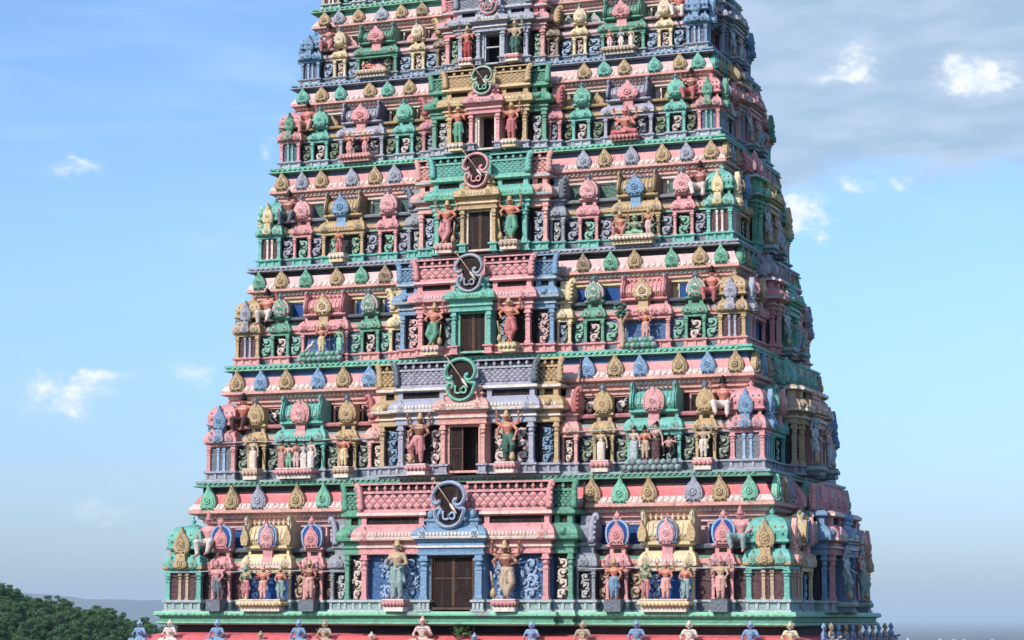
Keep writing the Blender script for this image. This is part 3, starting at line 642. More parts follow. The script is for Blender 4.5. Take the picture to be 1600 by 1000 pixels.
OM_TOP = [(-.34, .20), (-.36, .10), (-.47, .07), (-.58, .15), (-.60, .30), (-.54, .46), (-.38, .67), (-.1, .77), (.2, .76), (.46, .61), (.58, .34), (.50, .10), (.34, .0), (.20, .07), (.22, .20), (.32, .20)]
OM_BOT = [(.26, -.03), (.40, -.10), (.56, -.13), (.50, -.34), (.40, -.56), (.16, -.71), (-.12, -.72), (-.38, -.58), (-.50, -.36), (-.48, -.16), (-.36, -.10), (-.28, -.19), (-.33, -.29)]
OM_MA = [(-.19, -.18), (-.19, -.43), (-.01, -.45), (.02, -.30), (.04, -.43), (.19, -.45), (.23, -.31), (.14, -.23), (.05, -.30)]
def emblem(k):
    """scrolling emblem with a slanting spear in front of a dark plate; centred on the origin, 1.55 high"""
    c = K[k]; s_ = OMS[k]; m = MB(); col = c['om']
    def rib(pts, w, y, mt, fl): m.tube([(u*s_, y, z*s_) for u, z in spline(pts, 4)], w*s_, 6, mt, fl)
    rib(OM_TOP, .076, 0, col, 1.1); rib(OM_BOT, .074, 0, col, .9); rib(OM_MA, .042, -.02, col if k not in (1,) else 'palegreen', .8)
    hl = {'lavender': 'palegrey', 'paleblue': 'lavender', 'teal': 'palegreen', 'pink': 'palepink', 'palegreen': 'cream'}.get(col, 'cream')
    rib(OM_TOP, .026, -.075*s_, hl, .8); rib(OM_BOT, .026, -.072*s_, hl, .8)
    pl = MB()
    out = [(u*s_, z*s_) for u, z in spline([(-.5, .2), (-.5, .45), (-.3, .68), (0, .75), (.3, .66), (.5, .4), (.42, .1), (.26, -.06), (.40, -.4), (.25, -.62), (-.1, -.68), (-.38, -.5), (-.36, -.2), (-.28, .0)], 2, True)]
    pl.poly(out, .04, .10, 'door' if k != 5 else 'slate')
    sp = MB()
    sp.tube([(-.50*s_, -.13*s_, .86*s_), (.28*s_, -.13*s_, -.18*s_)], .020*s_, 6, 'tan')
    d = Vector((.78, 0, -1.04)).normalized(); n = Vector((d.z, 0, -d.x)); p0 = Vector((.10, 0, .06))*s_
    pts = [p0+d*(t*s_)+n*(w*s_) for t, w in ((0, .02), (.12, .05), (.24, .04), (.44, .0))]+[p0+d*(t*s_)-n*(w*s_) for t, w in ((.24, .04), (.12, .05), (0, .02))]
    sp.poly([(p.x, p.z) for p in pts], -.17*s_, -.11*s_, 'cream')
    sp.ball((-.53*s_, -.12*s_, .90*s_), .075*s_, 'tan', 7, 5)
    return tree('emblem', m, tree('emblem_plate', pl), tree('spear', sp))

def cornice(k):
    """curved eave below the floor of storey k+1, all round the tower; its own ledge on top, wall with windows below"""
    c = K[k]; n_ = K[k+1] if k+1 < len(K) else K[0]; sz = szk(k); w = W[k+1]; dy = (W[k]-W[k+1]); f = min(1.0, dy/.95)
    y0, y1 = YF[k+1], 2*YC-YF[k+1]
    m = MB(sz)
    O = [(.10, 4.20), (.14, 4.10), (.21, 3.97), (.29, 3.85), (.375, 3.73), (.42, 3.66)]
    pr = [(-.3, 2.98), (-.12*f, 3.0), (-.12*f, 3.13), (.03*f, 3.17), (.03*f, 3.28), (.16*f, 3.33), (.17*f, 3.42), (.36*f, 3.47), (.44*f, 3.51), (.44*f, 3.60), (.40*f, 3.625)]+[(o*f, z) for o, z in O[::-1]]+[(-.05, 4.22)]
    ms = [c['fas'], c['fas'], c['fas'], c['lip'], c['lip'], c['chi'], c['lip'], c['lip'], c['lip'], c['lip'], c['chi'], c['chi'], c['chi'], c['corn'], c['corn'], c['corn'], 'dark']  # pale lower band: part cream paint, part sun glare put into the colour
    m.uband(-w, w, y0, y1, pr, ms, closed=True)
    # petals along the lower curve and a beaded string below the lip, on the front and the right side
    def run(n, fn):
        for q in range(n): fn((q+.5)/n)
    def petal(p, ax):
        for (o, z), (o2, z2), r in (((.41, 3.60), (.30, 3.80), 0),):
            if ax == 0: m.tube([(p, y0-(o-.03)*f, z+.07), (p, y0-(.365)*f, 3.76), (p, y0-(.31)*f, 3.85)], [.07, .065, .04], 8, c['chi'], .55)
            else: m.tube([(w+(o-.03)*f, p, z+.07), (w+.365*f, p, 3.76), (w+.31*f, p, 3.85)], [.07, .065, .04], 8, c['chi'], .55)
    run(int(2*w/.22), lambda t: petal(-w+2*w*t, 0)); run(int((y1-y0)/.22), lambda t: petal(y0+(y1-y0)*t, 1))
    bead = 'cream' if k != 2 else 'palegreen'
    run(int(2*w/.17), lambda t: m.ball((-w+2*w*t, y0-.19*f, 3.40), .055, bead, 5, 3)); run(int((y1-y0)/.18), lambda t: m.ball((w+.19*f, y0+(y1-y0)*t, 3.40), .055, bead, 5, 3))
    L = MB(sz)
    led = [(-.2, 4.21), (.04, 4.215), (.04, 4.44), (.16, 4.455), (.30, 4.465), (.30, 4.51), (.20, 4.54), (.20, 4.58), (.26, 4.61), (.26, 4.69), (-.3, 4.70)]
    L.uband(-w, w, y0, y1, led, ['dark', c['shelf'], n_['ledge2'], n_['ledge'], n_['ledge2'], n_['ledge2'], n_['ledge'], n_['ledge'], n_['ledge'], n_['ledge']], closed=True)
    for q in range(int(2*w/.21)): u = -w+.1+q*.21; L.box(u-.05, u+.05, y0-.285, y0-.2, 4.545, 4.605, n_['ledge2'])
    kids = [tree('ledge', L)]
    kc = c['kd']
    fr = [.965, .875, .77, .63, .525, .425]
    pal = {0: ['palegreen', 'gold', 'lavender', 'gold', 'palegreen', 'gold'], 1: ['gold', 'blue', 'gold', 'blue', 'gold', 'blue'], 2: ['green', 'gold', 'green', 'gold', 'green', 'brown'],
           3: ['gold', 'lavender', 'gold', 'lavender', 'gold', 'lavender'], 4: ['teal', 'gold', 'teal', 'gold', 'teal', 'gold']}.get(k, ['gold', 'lavender', 'gold', 'lavender', 'gold', 'brown'])
    km = {}
    for i, t in enumerate(fr):
        col = pal[i]
        if col not in km:
            q = MB(sz); kudu(q, 0, 3.62, .58*(.55+.45*sz), .92, 0, .12, col, {'gold': 'brown', 'palegreen': 'teal', 'lavender': 'grey', 'blue': 'paleblue', 'green': 'palegreen', 'teal': 'green', 'brown': 'tan'}[col], {'blue': 'blue'}.get(col, col), core='palegrey' if col == 'lavender' else None)
            km[col] = q.mesh('arch_ornament')
        for s_ in (-1, 1): kids.append(('arch_ornament', km[col], [], (s_*t*w, y0-.36*f, 0), 0))
    hd = HD[k+1]
    for i, t in enumerate((.96, .80, .62)):
        for s_ in (-1, 1):
            kids.append(('arch_ornament', km[pal[i]], [], (w+.36*f, YC+s_*t*hd, 0), math.pi/2))
    return ('cornice', m.mesh('cornice'), kids)

def wall(k):
    """body of the storey behind the shrines: recessed lower wall with bands, upper wall with windows"""
    c = K[k]; sz = szk(k); w = W[k]; dy = W[k]-W[k+1]; lo = .26*min(1, dy)+.12
    m = MB(sz); y0, y1 = YF[k], 2*YC-YF[k]
    dw = W[k+1]-.30; yw = YF[k+1]+.30
    m.uband(-w+lo, w-lo, y0+lo, y1-lo, [(0, 0), (.04, .02), (.04, .30), (.1, .34), (.1, .40), (0, .41), (0, 1.40), (.06, 1.43), (.06, 1.50), (.02, 1.52), (.10, 1.60), (.10, 1.76), (-.02, 1.86), (-.02, 2.06), (.08, 2.10), (.10, 2.18), (.02, 2.24), (-.3, 2.27)],
            ['slate', 'slate', c['pl'], c['pl2'], c['pl'], 'shade' if k not in (0, 2) else ('maroon' if k == 0 else 'indigo'), c['band2'], c['pl2'], c['band'], c['band'], c['band'], c['band2'], 'dark', c['sill'], c['sill'], c['sill'], c['sill']], closed=True)
    m.uband(-dw, dw, yw, 2*YC-yw, [(0, 2.20), (0, 3.05)], c['fas'] if k != 1 else 'maroon', closed=True)
    kids = []
    cen = [(PAN2[k]+SALA[k][0]+SALA[k][1]/2-.0)/2+.12, (PAN1[k]+SALA[k][0]-SALA[k][1]/2)/2, PAN1[k]-PW[k]/2-.32, PAN2[k]+PW[k]/2+.35]
    for u in cen:
        for s_ in (-1, 1):
            if abs(u) > dw-.25: continue
            q = MB(sz)
            hw = .40; q.box(-hw, hw, -.12, .06, 2.26, 2.93, c['win']); q.box(-hw-.06, -hw, -.15, .06, 2.25, 2.98, c['fas']); q.box(hw, hw+.06, -.15, .06, 2.25, 2.98, c['fas']); q.box(-hw, hw, -.15, .06, 2.93, 2.98, c['fas'])
            if k in (1,): scroll(q, 0, 2.6, .5, .6, -.13, 'cream', 'palegrey', 1)
            gc = 'gold' if k == 4 else ('pink' if s_ < 0 else 'teal')
            if k in (4, 5): q.uband(-.2, .2, -.26, .0, [(0, 1.5), (.05, 1.56), (.03, 1.72), (-.03, 1.84), (-.03, 2.0), (.06, 2.06), (.06, 2.16), (0, 2.2)], gc)
            if k in (4, 5): kudu(q, 0, 2.12, .50, .84, -.26, .08, 'gold' if k == 4 else ('pink' if s_ < 0 else 'teal'), 'brown' if k == 4 else 'palepink', 'gold' if k == 4 else 'rose')
            if k in (0, 2): 
                for zz in (2.45, 2.62, 2.79): q.box(-hw, hw, -.13, -.12, zz, zz+.015, 'deepblue')
            kids.append(('window', q.mesh('window'), [], (s_*u, yw, 0), 0))
    # scroll panels in the lower gaps
    g = []
    edges = sorted([(W[k]-CW[k], W[k]), (PAN2[k]-PW[k]/2, PAN2[k]+PW[k]/2), (SALA[k][0]-SALA[k][1]/2, SALA[k][0]+SALA[k][1]/2), (PAN1[k]-PW[k]/2, PAN1[k]+PW[k]/2), PIL[k]])
    for (a0, a1), (b0, b1) in zip(edges, edges[1:]):
        gap = b0-a1
        if gap < .12: continue
        p = MB(sz); scroll(p, 0, .88, min(gap*.95, .6), .84, -.03, c['gapscr'], 'palegrey' if k in (1, 2, 5) else c['gapscr'], 2)
        me = p.mesh('scroll_panel')
        if k == 0 and a1 > 8: continue
        for s_ in (-1, 1): kids.append(('scroll_panel', me, [], (s_*(a1+b0)/2, y0+lo, 0), 0))
    return ('storey_wall', m.mesh('storey_wall'), kids)

JIT = random.Random(77)
TOW = Vector((0, YC, -14.0))
tower = thing('temple_tower', 'tall tapering temple gateway tower of painted storeys crowded with shrines and statues', 'temple tower', TOW)
def place(spec, loc, rz=0.0, parent=None):
    """like put, but children may carry their own place: (name, mesh, kids, loc, rz)"""
    o = bpy.data.objects.new(spec[0], spec[1]); COL.objects.link(o); o.parent = parent or tower
    o.location = Vector(loc)-(TOW if parent is None else Vector((0, 0, 0))); o.rotation_euler = (0, 0, rz)
    if spec[0] in ('arch_ornament', 'scroll_panel'):
        q = JIT.uniform(-.05, .05); o.rotation_euler = (0, q*.6, rz); o.scale = (1+JIT.uniform(-.10, .10)*(1 if JIT.random() < .7 else -1), 1, 1) if spec[0] == 'scroll_panel' else (1+JIT.uniform(-.07, .07), 1, 1)
        if parent is not None: o.location.z += JIT.uniform(-.02, .02)
    elif spec[0] in ('gabled_niche', 'barrel_roofed_shrine', 'corner_shrine'):
        o.scale = (1+JIT.uniform(-.018, .018), 1, 1+JIT.uniform(-.012, .012)); o.location.x += JIT.uniform(-.02, .02)
    elif spec[0] == 'gable': o.rotation_euler = (0, JIT.uniform(-.02, .02), rz)
    for c in spec[2]:
        place(c, c[3] if len(c) > 3 else (0, 0, 0), c[4] if len(c) > 4 else 0, o)
    return o
NT = 7
BP = [.62, .58, .54, .50, .46, .42, .40]      # how far the middle bay stands proud
for k in range(NT):
    z = Z[k]; y = YF[k]; sp = k < 3
    place(wall(k), (0, 0, z)); place(cornice(k), (0, 0, z))
    ku = kuta(k, sp)
    for s_ in (-1, 1): place(ku, (s_*(W[k]-CW[k]/2), y, z))
    pj = panjara(k, sp, k not in (0, 1))
    for s_ in (-1, 1):
        for u in (PAN1[k], PAN2[k]): place(pj, (s_*u, y+.06, z))
    sa = sala(k, sp)
    for s_ in (-1, 1): place(sa, (s_*SALA[k][0], y+.03, z))
    for s_ in (-1, 1):
        place(pilaster(k, s_), (s_*(PIL[k][0]+PIL[k][1])/2, y-.05, z))
        place(step(k, s_, False, BAY[k], PIL[k][0]+.02), (s_*(BAY[k]+PIL[k][0]+.02)/2, y-BP[k]*.55, z))
    place(bay(k), (0, y-BP[k], z)); place(doorway(k), (0, y-BP[k]-.22, z))
    place(emblem(k), (0, y-BP[k]-.42, z+3.56*szk(k)))
    # right-hand side of the tower, the same pieces turned a quarter
    hd = HD[k]; sb = SBAY[k]; x = W[k]
    for s_ in (1,): place(ku, (x-CW[k]/2, 2*YC-y-CW[k], z))
    lo_, hi_ = CW[k], hd-sb-.30; wg = hi_-lo_
    wS = min(1.5, wg*.80)
    sa2 = sala(k, False, wS) if wS > .95 else panjara(k, False, True, max(.45, wS*.9), K[k]['skuta'])
    for s_ in (-1, 1):
        place(sa2, (x-.03, YC+s_*(hd-(lo_+hi_)/2), z), math.pi/2)
        place(step(k, s_, True, sb, sb+.42), (x+BPS[k]*.65, YC+s_*(sb+.21), z), math.pi/2)

def side_bay(k):
    c = dict(K[k]); c['bay'] = c['sbay']; old = K[k]; K[k] = c; ob, oj, od = BAY[k], JAMB[k], DOOR[k]
    BAY[k] = SBAY[k]; DOOR[k] = min(od, .45); JAMB[k] = DOOR[k]+.22; c['lat'] = {'pink': 'pink', 'teal': 'teal', 'grey': 'grey', 'gold': 'gold'}[c['slat']]
    a, b = bay(k, True), doorway(k)
    K[k] = old; BAY[k], JAMB[k], DOOR[k] = ob, oj, od
    return a, b
for k in range(NT):
    a, b = side_bay(k)
    fc = ('pink', 'teal', 'lavender', 'rose', 'gold', 'green', 'pink')[k]; sz = szk(k); f1 = MB(sz); kudu(f1, 0, 3.40, 1.0*(.5+.5*sz), 1.16, 0, .14, fc, 'palepink' if fc in ('pink', 'rose') else 'tan', fc)
    place(tree('arch_ornament', f1), (W[k+1]+.30, YC-SBAY[k]-.40, Z[k]))
    fc2 = ('green', 'teal', 'grey', 'pink', 'brown', 'slate', 'teal')[k]; f2 = MB(sz); kudu(f2, 0, 3.40, .62, 1.16, 0, .14, fc2, fc2, 'greygreen')
    place(tree('arch_ornament', f2), (W[k+1]+.55, YC-SBAY[k]-.02, Z[k]))
    place(a, (W[k]+BPS[k], YC, Z[k]), math.pi/2); place(b, (W[k]+BPS[k]+.14, YC, Z[k]), math.pi/2)

def bands():
    """ledge under the lowest storey, the dark recess below it and the red curved eave of the gateway block"""
    m = MB(); w = W[0]
    m.uband(-w, w, 0, 2*YC, [(-.4, -.48), (.10, -.47), (.22, -.42), (.22, -.36), (.13, -.33), (.13, -.20), (.30, -.14), (.30, -.08), (.26, 0.0), (-.4, .0)], ['palegreen', 'palegreen', 'palegreen', 'green', 'green', 'palegreen', 'palegreen', 'palegreen', 'palegreen'], closed=True)
    for a0, a1, o in ((-BAY[0]-.62, BAY[0]+.62, .34), (-BAY[0]-.05, BAY[0]+.05, .62)):
        m.uband(a0, a1, -o, .5, [(-.2, -.475), (.08, -.465), (.20, -.415), (.20, -.355), (.11, -.325), (.11, -.195), (.27, -.135), (.27, -.075), (.23, .003), (-.2, .003)], ['palegreen', 'palegreen', 'palegreen', 'green', 'green', 'stainedledge', 'stainedledge', 'stainedledge', 'stainedledge'])
    for q in range(int(2*w/.25)): u = -w+.12+q*.25; m.box(u-.05, u+.05, -.315, -.28, -.135, -.085, 'green')
    led = tree('ledge', m)
    r = MB()
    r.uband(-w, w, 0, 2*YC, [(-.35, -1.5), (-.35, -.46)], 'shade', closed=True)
    r2 = MB()
    pr = [(-.5, -.74), (-.1, -.76), (.35, -.84), (.75, -1.0), (1.05, -1.36), (1.25, -1.7), (1.3, -2.1), (1.2, -2.2), (.2, -2.25)]
    r2.uband(-w-.1, w+.1, -.1, 2*YC+.1, pr, 'coral', closed=True)
    b = MB(); b.uband(-w, w, 0, 2*YC, [(.8, -14), (.8, -13), (.3, -12.8), (.3, -2.24)], ['stone', 'stone', 'salmon'], closed=True)
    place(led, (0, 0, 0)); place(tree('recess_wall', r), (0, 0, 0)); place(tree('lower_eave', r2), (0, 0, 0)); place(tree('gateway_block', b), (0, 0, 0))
    top = MB(); top.uband(-W[7]+.2, W[7]-.2, YF[7]+.2, 2*YC-YF[7]-.2, [(0, Z[7]), (0, Z[7]+2.0), (.3, Z[7]+2.3), (.2, Z[7]+3.4), (-1.2, Z[7]+4.6)], ['gold', 'salmon', 'teal', 'teal'], closed=True)
    place(tree('top_roof', top), (0, 0, 0))
bands()

# ------------------------------------------------------------------ statues
def caps_mesh(name, caps, voxel=.011, smooth=3):
    """tapered capsules fused by a voxel remesh into one continuous surface"""
    bm = bmesh.new()
    for p0, r0, p1, r1 in caps:
        p0, p1 = Vector(p0), Vector(p1); d = p1-p0; L = d.length
        q = d.to_track_quat('Z', 'Y').to_matrix().to_4x4() if L > 1e-6 else Matrix.Identity(4)
        M = Matrix.Translation(p0) @ q; n = 10; rows = []
        prof = [(r0*math.sin(t), -r0*math.cos(t)) for t in (.02, .5, 1.05, 1.57)]+[(r1*math.cos(t), L+r1*math.sin(t)) for t in (0, .55, 1.1, 1.55)]
        for r, z in prof: rows.append([bm.verts.new(M @ Vector((r*math.cos(2*math.pi*k/n), r*math.sin(2*math.pi*k/n), z))) for k in range(n)])
        for a, b in zip(rows, rows[1:]):
            for k in range(n): bm.faces.new((a[k], a[(k+1) % n], b[(k+1) % n], b[k]))
        bm.faces.new(rows[0][::-1]); bm.faces.new(rows[-1])
    me = bpy.data.meshes.new(name+'_raw'); bm.to_mesh(me); bm.free()
    o = bpy.data.objects.new('raw', me); COL.objects.link(o)
    m = o.modifiers.new('r', 'REMESH'); m.mode = 'VOXEL'; m.voxel_size = voxel; m.use_smooth_shade = True
    m2 = o.modifiers.new('s', 'SMOOTH'); m2.iterations = smooth; m2.factor = .5
    dg = bpy.context.evaluated_depsgraph_get(); dg.update()
    out = bpy.data.meshes.new_from_object(o.evaluated_get(dg)); out.name = name
    bpy.data.objects.remove(o); bpy.data.meshes.remove(me)
    out.materials.clear(); out.materials.append(paint('skin'))
    return out
def hand(caps, elbow, wrist, curl=.5, side=1):
    e, w = Vector(elbow), Vector(wrist); d = (w-e).normalized()
    s_ = d.cross(Vector((0, 1, 0))); s_ = s_.normalized() if s_.length > .1 else Vector((1, 0, 0)); n = s_.cross(d)
    pe = w+d*.04
    caps.append((w, .020, pe, .023))
    for i, (o, L) in enumerate(((-.027, .034), (-.009, .042), (.009, .039), (.027, .028))):
        b = pe+s_*o; m = b+d*L*.7+n*(-.012*curl); caps.append((b, .0095, m, .009)); caps.append((m, .009, m+d*L*.5+n*(-.03*curl), .007))
    t = w+s_*(.02*side)+d*.01; caps.append((t, .011, t+s_*(.028*side)+d*.024, .008))
def arm_caps(caps, sh, el, wr, side):
    caps.append((sh, .040, el, .031)); caps.append((el, .031, wr, .020)); hand(caps, el, wr, .6, side)
def leg_caps(caps, hip, kn, an, toe, k=1.0, ext=0.0, foot=True):
    caps.append((hip, .072*k+ext, kn, .050*k+ext)); caps.append((kn, .050*k+ext, an, .030*k+ext*1.0))
    if foot: caps.append((an, .030, toe, .020))
def torso(caps, pel, ch, head, female=False):
    p, c, h = Vector(pel), Vector(ch), Vector(head); wst = p.lerp(c, .42)
    caps += [(p+Vector((-.045, 0, 0)), .075, p+Vector((.045, 0, 0)), .075), (p, .085, wst, .066), (wst, .066, c, .085)]
    for s_ in (-1, 1):
        caps.append((wst, .060, c+Vector((s_*.055, 0, .01)), .075)); caps.append((c+Vector((s_*.05, 0, .05)), .052, c+Vector((s_*.115, 0, .055)), .040))
        caps.append((c+Vector((s_*.045, -.055, .0)), .044 if female else .030, c+Vector((s_*.045, -.05, .01)), .040 if female else .032))
    nk = c+Vector((0, 0, .08)); caps.append((nk, .036, h+Vector((0, .01, -.05)), .032))
    caps += [(h+Vector((0, .006, .012)), .056, h+Vector((0, .0, -.012)), .052), (h+Vector((0, -.014, -.035)), .036, h+Vector((0, -.022, -.042)), .030),
             (h+Vector((0, -.052, .012)), .009, h+Vector((0, -.066, -.012)), .013)]
    for s_ in (-1, 1): caps.append((h+Vector((s_*.057, .004, .008)), .012, h+Vector((s_*.060, .004, -.022)), .010)); caps.append((h+Vector((s_*.022, -.046, .022)), .010, h+Vector((s_*.03, -.044, .022)), .008))
FIG = {}
def figure(kind):
    """meshes of one statue kind, 1.0 from sole to top of head, facing -y; garment, crown and other pieces apart"""
    if kind in FIG: return FIG[kind]
    body, gar = [], []; cl = MB(); hip_z = .5
    P, C, H = (0, 0, .50), (0, -.005, .715), (0, -.012, .90)
    armA = armB = None; extra = []; female = False; tall = True; seatdrop = 0
    if kind == 'guardian':
        P, C, H = (.02, 0, .50), (-.015, -.005, .715), (-.03, -.015, .90)
        legs = [((-.04, 0, .49), (-.055, -.03, .27), (-.05, .0, .045), (-.07, -.075, .018)), ((.075, 0, .49), (.16, -.12, .34), (.10, -.06, .12), (.10, -.13, .085))]
        arms = [((-.145, 0, .765), (-.23, -.02, .63), (-.17, -.13, .56)), ((.115, 0, .765), (.22, -.03, .64), (.19, -.10, .49)), ((-.13, .02, .77), (-.25, .01, .80), (-.24, -.03, .95)), ((.10, .02, .77), (.23, .01, .79), (.25, -.03, .94))]
        extra = ['mace']
    elif kind == 'dancer':
        P, C, H = (-.02, 0, .50), (.02, -.005, .715), (.03, -.015, .90)
        legs = [((-.07, 0, .49), (-.13, -.07, .29), (.01, -.03, .06), (.03, -.10, .025)), ((.04, 0, .49), (.07, -.04, .27), (-.055, -.07, .06), (-.08, -.14, .022))]
        arms = [((-.11, 0, .765), (-.22, -.03, .66), (-.13, -.13, .62)), ((.15, 0, .765), (.25, -.03, .68), (.18, -.12, .60)), ((-.10, .02, .77), (-.24, .01, .80), (-.26, -.03, .95)), ((.14, .02, .77), (.27, .01, .82), (.27, -.03, .96))]
        extra = ['mace']
    elif kind == 'four_armed':
        legs = [((-.055, 0, .49), (-.06, -.015, .27), (-.06, .0, .045), (-.07, -.08, .018)), ((.055, 0, .49), (.06, -.015, .27), (.06, .0, .045), (.07, -.08, .018))]
        arms = [((-.13, 0, .765), (-.20, -.03, .63), (-.15, -.14, .68)), ((.13, 0, .765), (.20, -.03, .63), (.16, -.13, .54)), ((-.12, .02, .77), (-.24, .01, .78), (-.25, -.03, .92)), ((.12, .02, .77), (.24, .01, .78), (.25, -.03, .92))]
    elif kind == 'standing':
        legs = [((-.055, 0, .49), (-.06, -.02, .27), (-.065, .0, .045), (-.075, -.08, .018)), ((.055, 0, .49), (.065, -.01, .27), (.065, .0, .045), (.075, -.08, .018))]
        arms = [((-.13, 0, .765), (-.19, -.01, .61), (-.10, -.13, .58)), ((.13, 0, .765), (.20, -.02, .62), (.12, -.14, .66))]
    elif kind == 'lady':
        female = True
        legs = [((-.05, 0, .49), (-.055, -.02, .27), (-.05, .0, .045), (-.06, -.07, .018)), ((.05, 0, .49), (.055, -.01, .27), (.05, .0, .045), (.06, -.07, .018))]
        arms = [((-.12, 0, .755), (-.20, -.01, .62), (-.20, -.09, .74)), ((.12, 0, .755), (.18, -.01, .60), (.20, -.05, .45))]
    elif kind == 'sitting':
        P, C, H = (0, 0, .07), (0, -.02, .285), (0, -.035, .47)
        legs = [((-.06, -.01, .06), (-.13, -.24, .08), (-.12, -.22, -.16), (-.13, -.30, -.19)), ((.06, -.01, .06), (.16, -.22, .10), (.10, -.24, -.12), (.10, -.32, -.15))]
        arms = [((-.13, -.01, .335), (-.24, -.05, .23), (-.16, -.20, .13)), ((.13, -.01, .335), (.25, -.02, .30), (.25, -.06, .45))]
    elif kind in ('cross_legged', 'crouching'):
        P, C, H = (0, 0, .08), (0, -.01, .30), (0, -.02, .485)
        legs = [((-.06, -.01, .06), (-.24, -.10, .06), (-.02, -.17, .045), (.06, -.17, .04)), ((.06, -.01, .06), (.24, -.10, .06), (.03, -.14, .09), (-.05, -.15, .085))]
        arms = [((-.13, -.01, .35), (-.21, -.03, .21), (-.13, -.16, .18)), ((.13, -.01, .35), (.21, -.03, .21), (.14, -.17, .24)), ((-.12, .02, .355), (-.24, .01, .37), (-.25, -.03, .50)), ((.12, .02, .355), (.24, .01, .37), (.25, -.03, .50))]
    elif kind == 'reclining':
        P, C, H = (.02, 0, .10), (-.19, -.01, .17), (-.36, -.03, .25)
        legs = [((.06, 0, .10), (.28, -.05, .10), (.50, -.02, .06), (.57, -.04, .09)), ((.06, 0, .13), (.25, -.04, .20), (.44, -.03, .12), (.52, -.05, .14))]
        arms = [((-.25, -.05, .20), (-.36, -.14, .05), (-.40, -.10, .19)), ((-.20, .0, .26), (-.06, -.06, .24), (.08, -.08, .19))]
    if kind == 'crouching': arms = arms[:2]
    if kind == 'reclining':
        p, c, h = Vector(P), Vector(C), Vector(H)
        body += [(p, .085, p.lerp(c, .5), .068), (p.lerp(c, .5), .068, c, .09), (c, .09, c+Vector((-.05, 0, .03)), .07), (c+Vector((-.06, 0, .03)), .036, h, .032), (h, .056, h+Vector((-.01, -.01, .01)), .052), (h+Vector((0, -.05, 0)), .01, h+Vector((.004, -.066, -.01)), .012)]
    else: torso(body, P, C, H, female)
    for i, L in enumerate(legs): leg_caps(body, *L)
    for i, A in enumerate(arms): arm_caps(body, *A, -1 if i % 2 == 0 else 1)
    h, c, p = Vector(H), Vector(C), Vector(P)
    for L in legs:
        hp, kn, an, toe = [Vector(v) for v in L]
        if kind == 'lady': gar += [(hp, .090, kn, .078), (kn, .078, an+Vector((0, 0, -.015)), .080)]
        else: gar += [(hp, .084, kn, .064), (kn, .062, kn.lerp(an, .86), .044)]
    if kind != 'reclining':
        gar += [(p+Vector((-.05, 0, .02)), .086, p+Vector((.05, 0, .02)), .086)]
        if kind in ('guardian', 'four_armed', 'standing', 'dancer'):
            gar += [(p+Vector((0, -.085, .0)), .03, p+Vector((0, -.075, -.30)), .016)]+[(p+Vector((s_*.10, 0, .0)), .03, p+Vector((s_*.155, -.01, -.20)), .02) for s_ in (-1, 1)]
        if kind == 'lady': gar += [(p+Vector((.05, -.07, .1)), .03, c+Vector((-.09, -.04, .05)), .025), (p+Vector((0, 0, -.1)), .1, p+Vector((0, 0, -.42)), .1)]
    out = {'body': caps_mesh('body', body), 'garment': caps_mesh('garment', gar, .012)}
    m = MB()        # tall tiered crown (or a hair bun for ladies)
    if kind == 'crouching': m.ball((h.x, h.y+.012, h.z+.02), .068, 'gold', 9, 6); m.ball((h.x, h.y+.01, h.z+.085), .035, 'gold', 8, 5)
    elif kind == 'lady': m.ball((h.x, h.y+.012, h.z+.025), .066, 'gold', 9, 6); m.ball((h.x+.03, h.y+.02, h.z+.10), .042, 'gold', 8, 5)
    elif kind == 'reclining': m.lathe(h.x-.03, h.y+.01, [(.064, h.z+.02), (.068, h.z+.05), (.05, h.z+.07), (.05, h.z+.11), (.01, h.z+.16)], 9, 'gold')
    else: m.lathe(h.x, h.y+.008, [(.060, h.z+.012), (.074, h.z+.026), (.068, h.z+.046), (.056, h.z+.058), (.060, h.z+.082), (.050, h.z+.10), (.050, h.z+.118), (.038, h.z+.135), (.036, h.z+.150), (.018, h.z+.168), (.004, h.z+.182)], 10, 'gold')
    if kind not in ('reclining',):
        for s_ in (-1, 1): m.ball((h.x+s_*.07, h.y+.01, h.z-.035), .016, 'gold', 6, 4); m.poly([(h.x+s_*.06, h.z+.02), (h.x+s_*.105, h.z+.06), (h.x+s_*.075, h.z+.0)], h.y-.005, h.y+.015, 'gold')
    out['crown'] = m.mesh('crown')
    me = out['body']      # painted bands, eyes and lips are colours on the body's own surface
    for n in ('gold', 'hair', 'red'): me.materials.append(paint(n))
    for pl in me.polygons:
        q = pl.center; mi = 0
        if kind != 'reclining':
            d = q-c
            if abs(d.z-.045-.35*max(0, -d.y-.02)+.030) < .014 and abs(d.x) < .09 and d.y < .05: mi = 1
            if abs(d.z-.085) < .016 and abs(d.x) < .065: mi = 1
            if abs(q.z-p.z-.075) < .016 and abs(q.x-p.x) < .12: mi = 1
            e = q-h
            if e.y < -.035 and abs(e.z-.004) < .011 and .010 < abs(e.x) < .036: mi = 2
            if e.y < -.035 and abs(e.z-.030) < .006 and .010 < abs(e.x) < .040: mi = 2
            if e.y < -.035 and abs(e.z+.030) < .009 and abs(e.x) < .016: mi = 3
        for A in arms:
            for a, b, t0, t1 in ((Vector(A[0]), Vector(A[1]), .58, .72), (Vector(A[1]), Vector(A[2]), .80, .96)):
                ab = b-a; t = (q-a).dot(ab)/ab.length_squared
                if t0 < t < t1 and (q-a-ab*t).length < .052: mi = 1
        for L in legs:
            a, b = Vector(L[1]), Vector(L[2]); ab = b-a; t = (q-a).dot(ab)/ab.length_squared
            if .88 < t < .98 and (q-a-ab*t).length < .055: mi = 1
        pl.material_index = mi
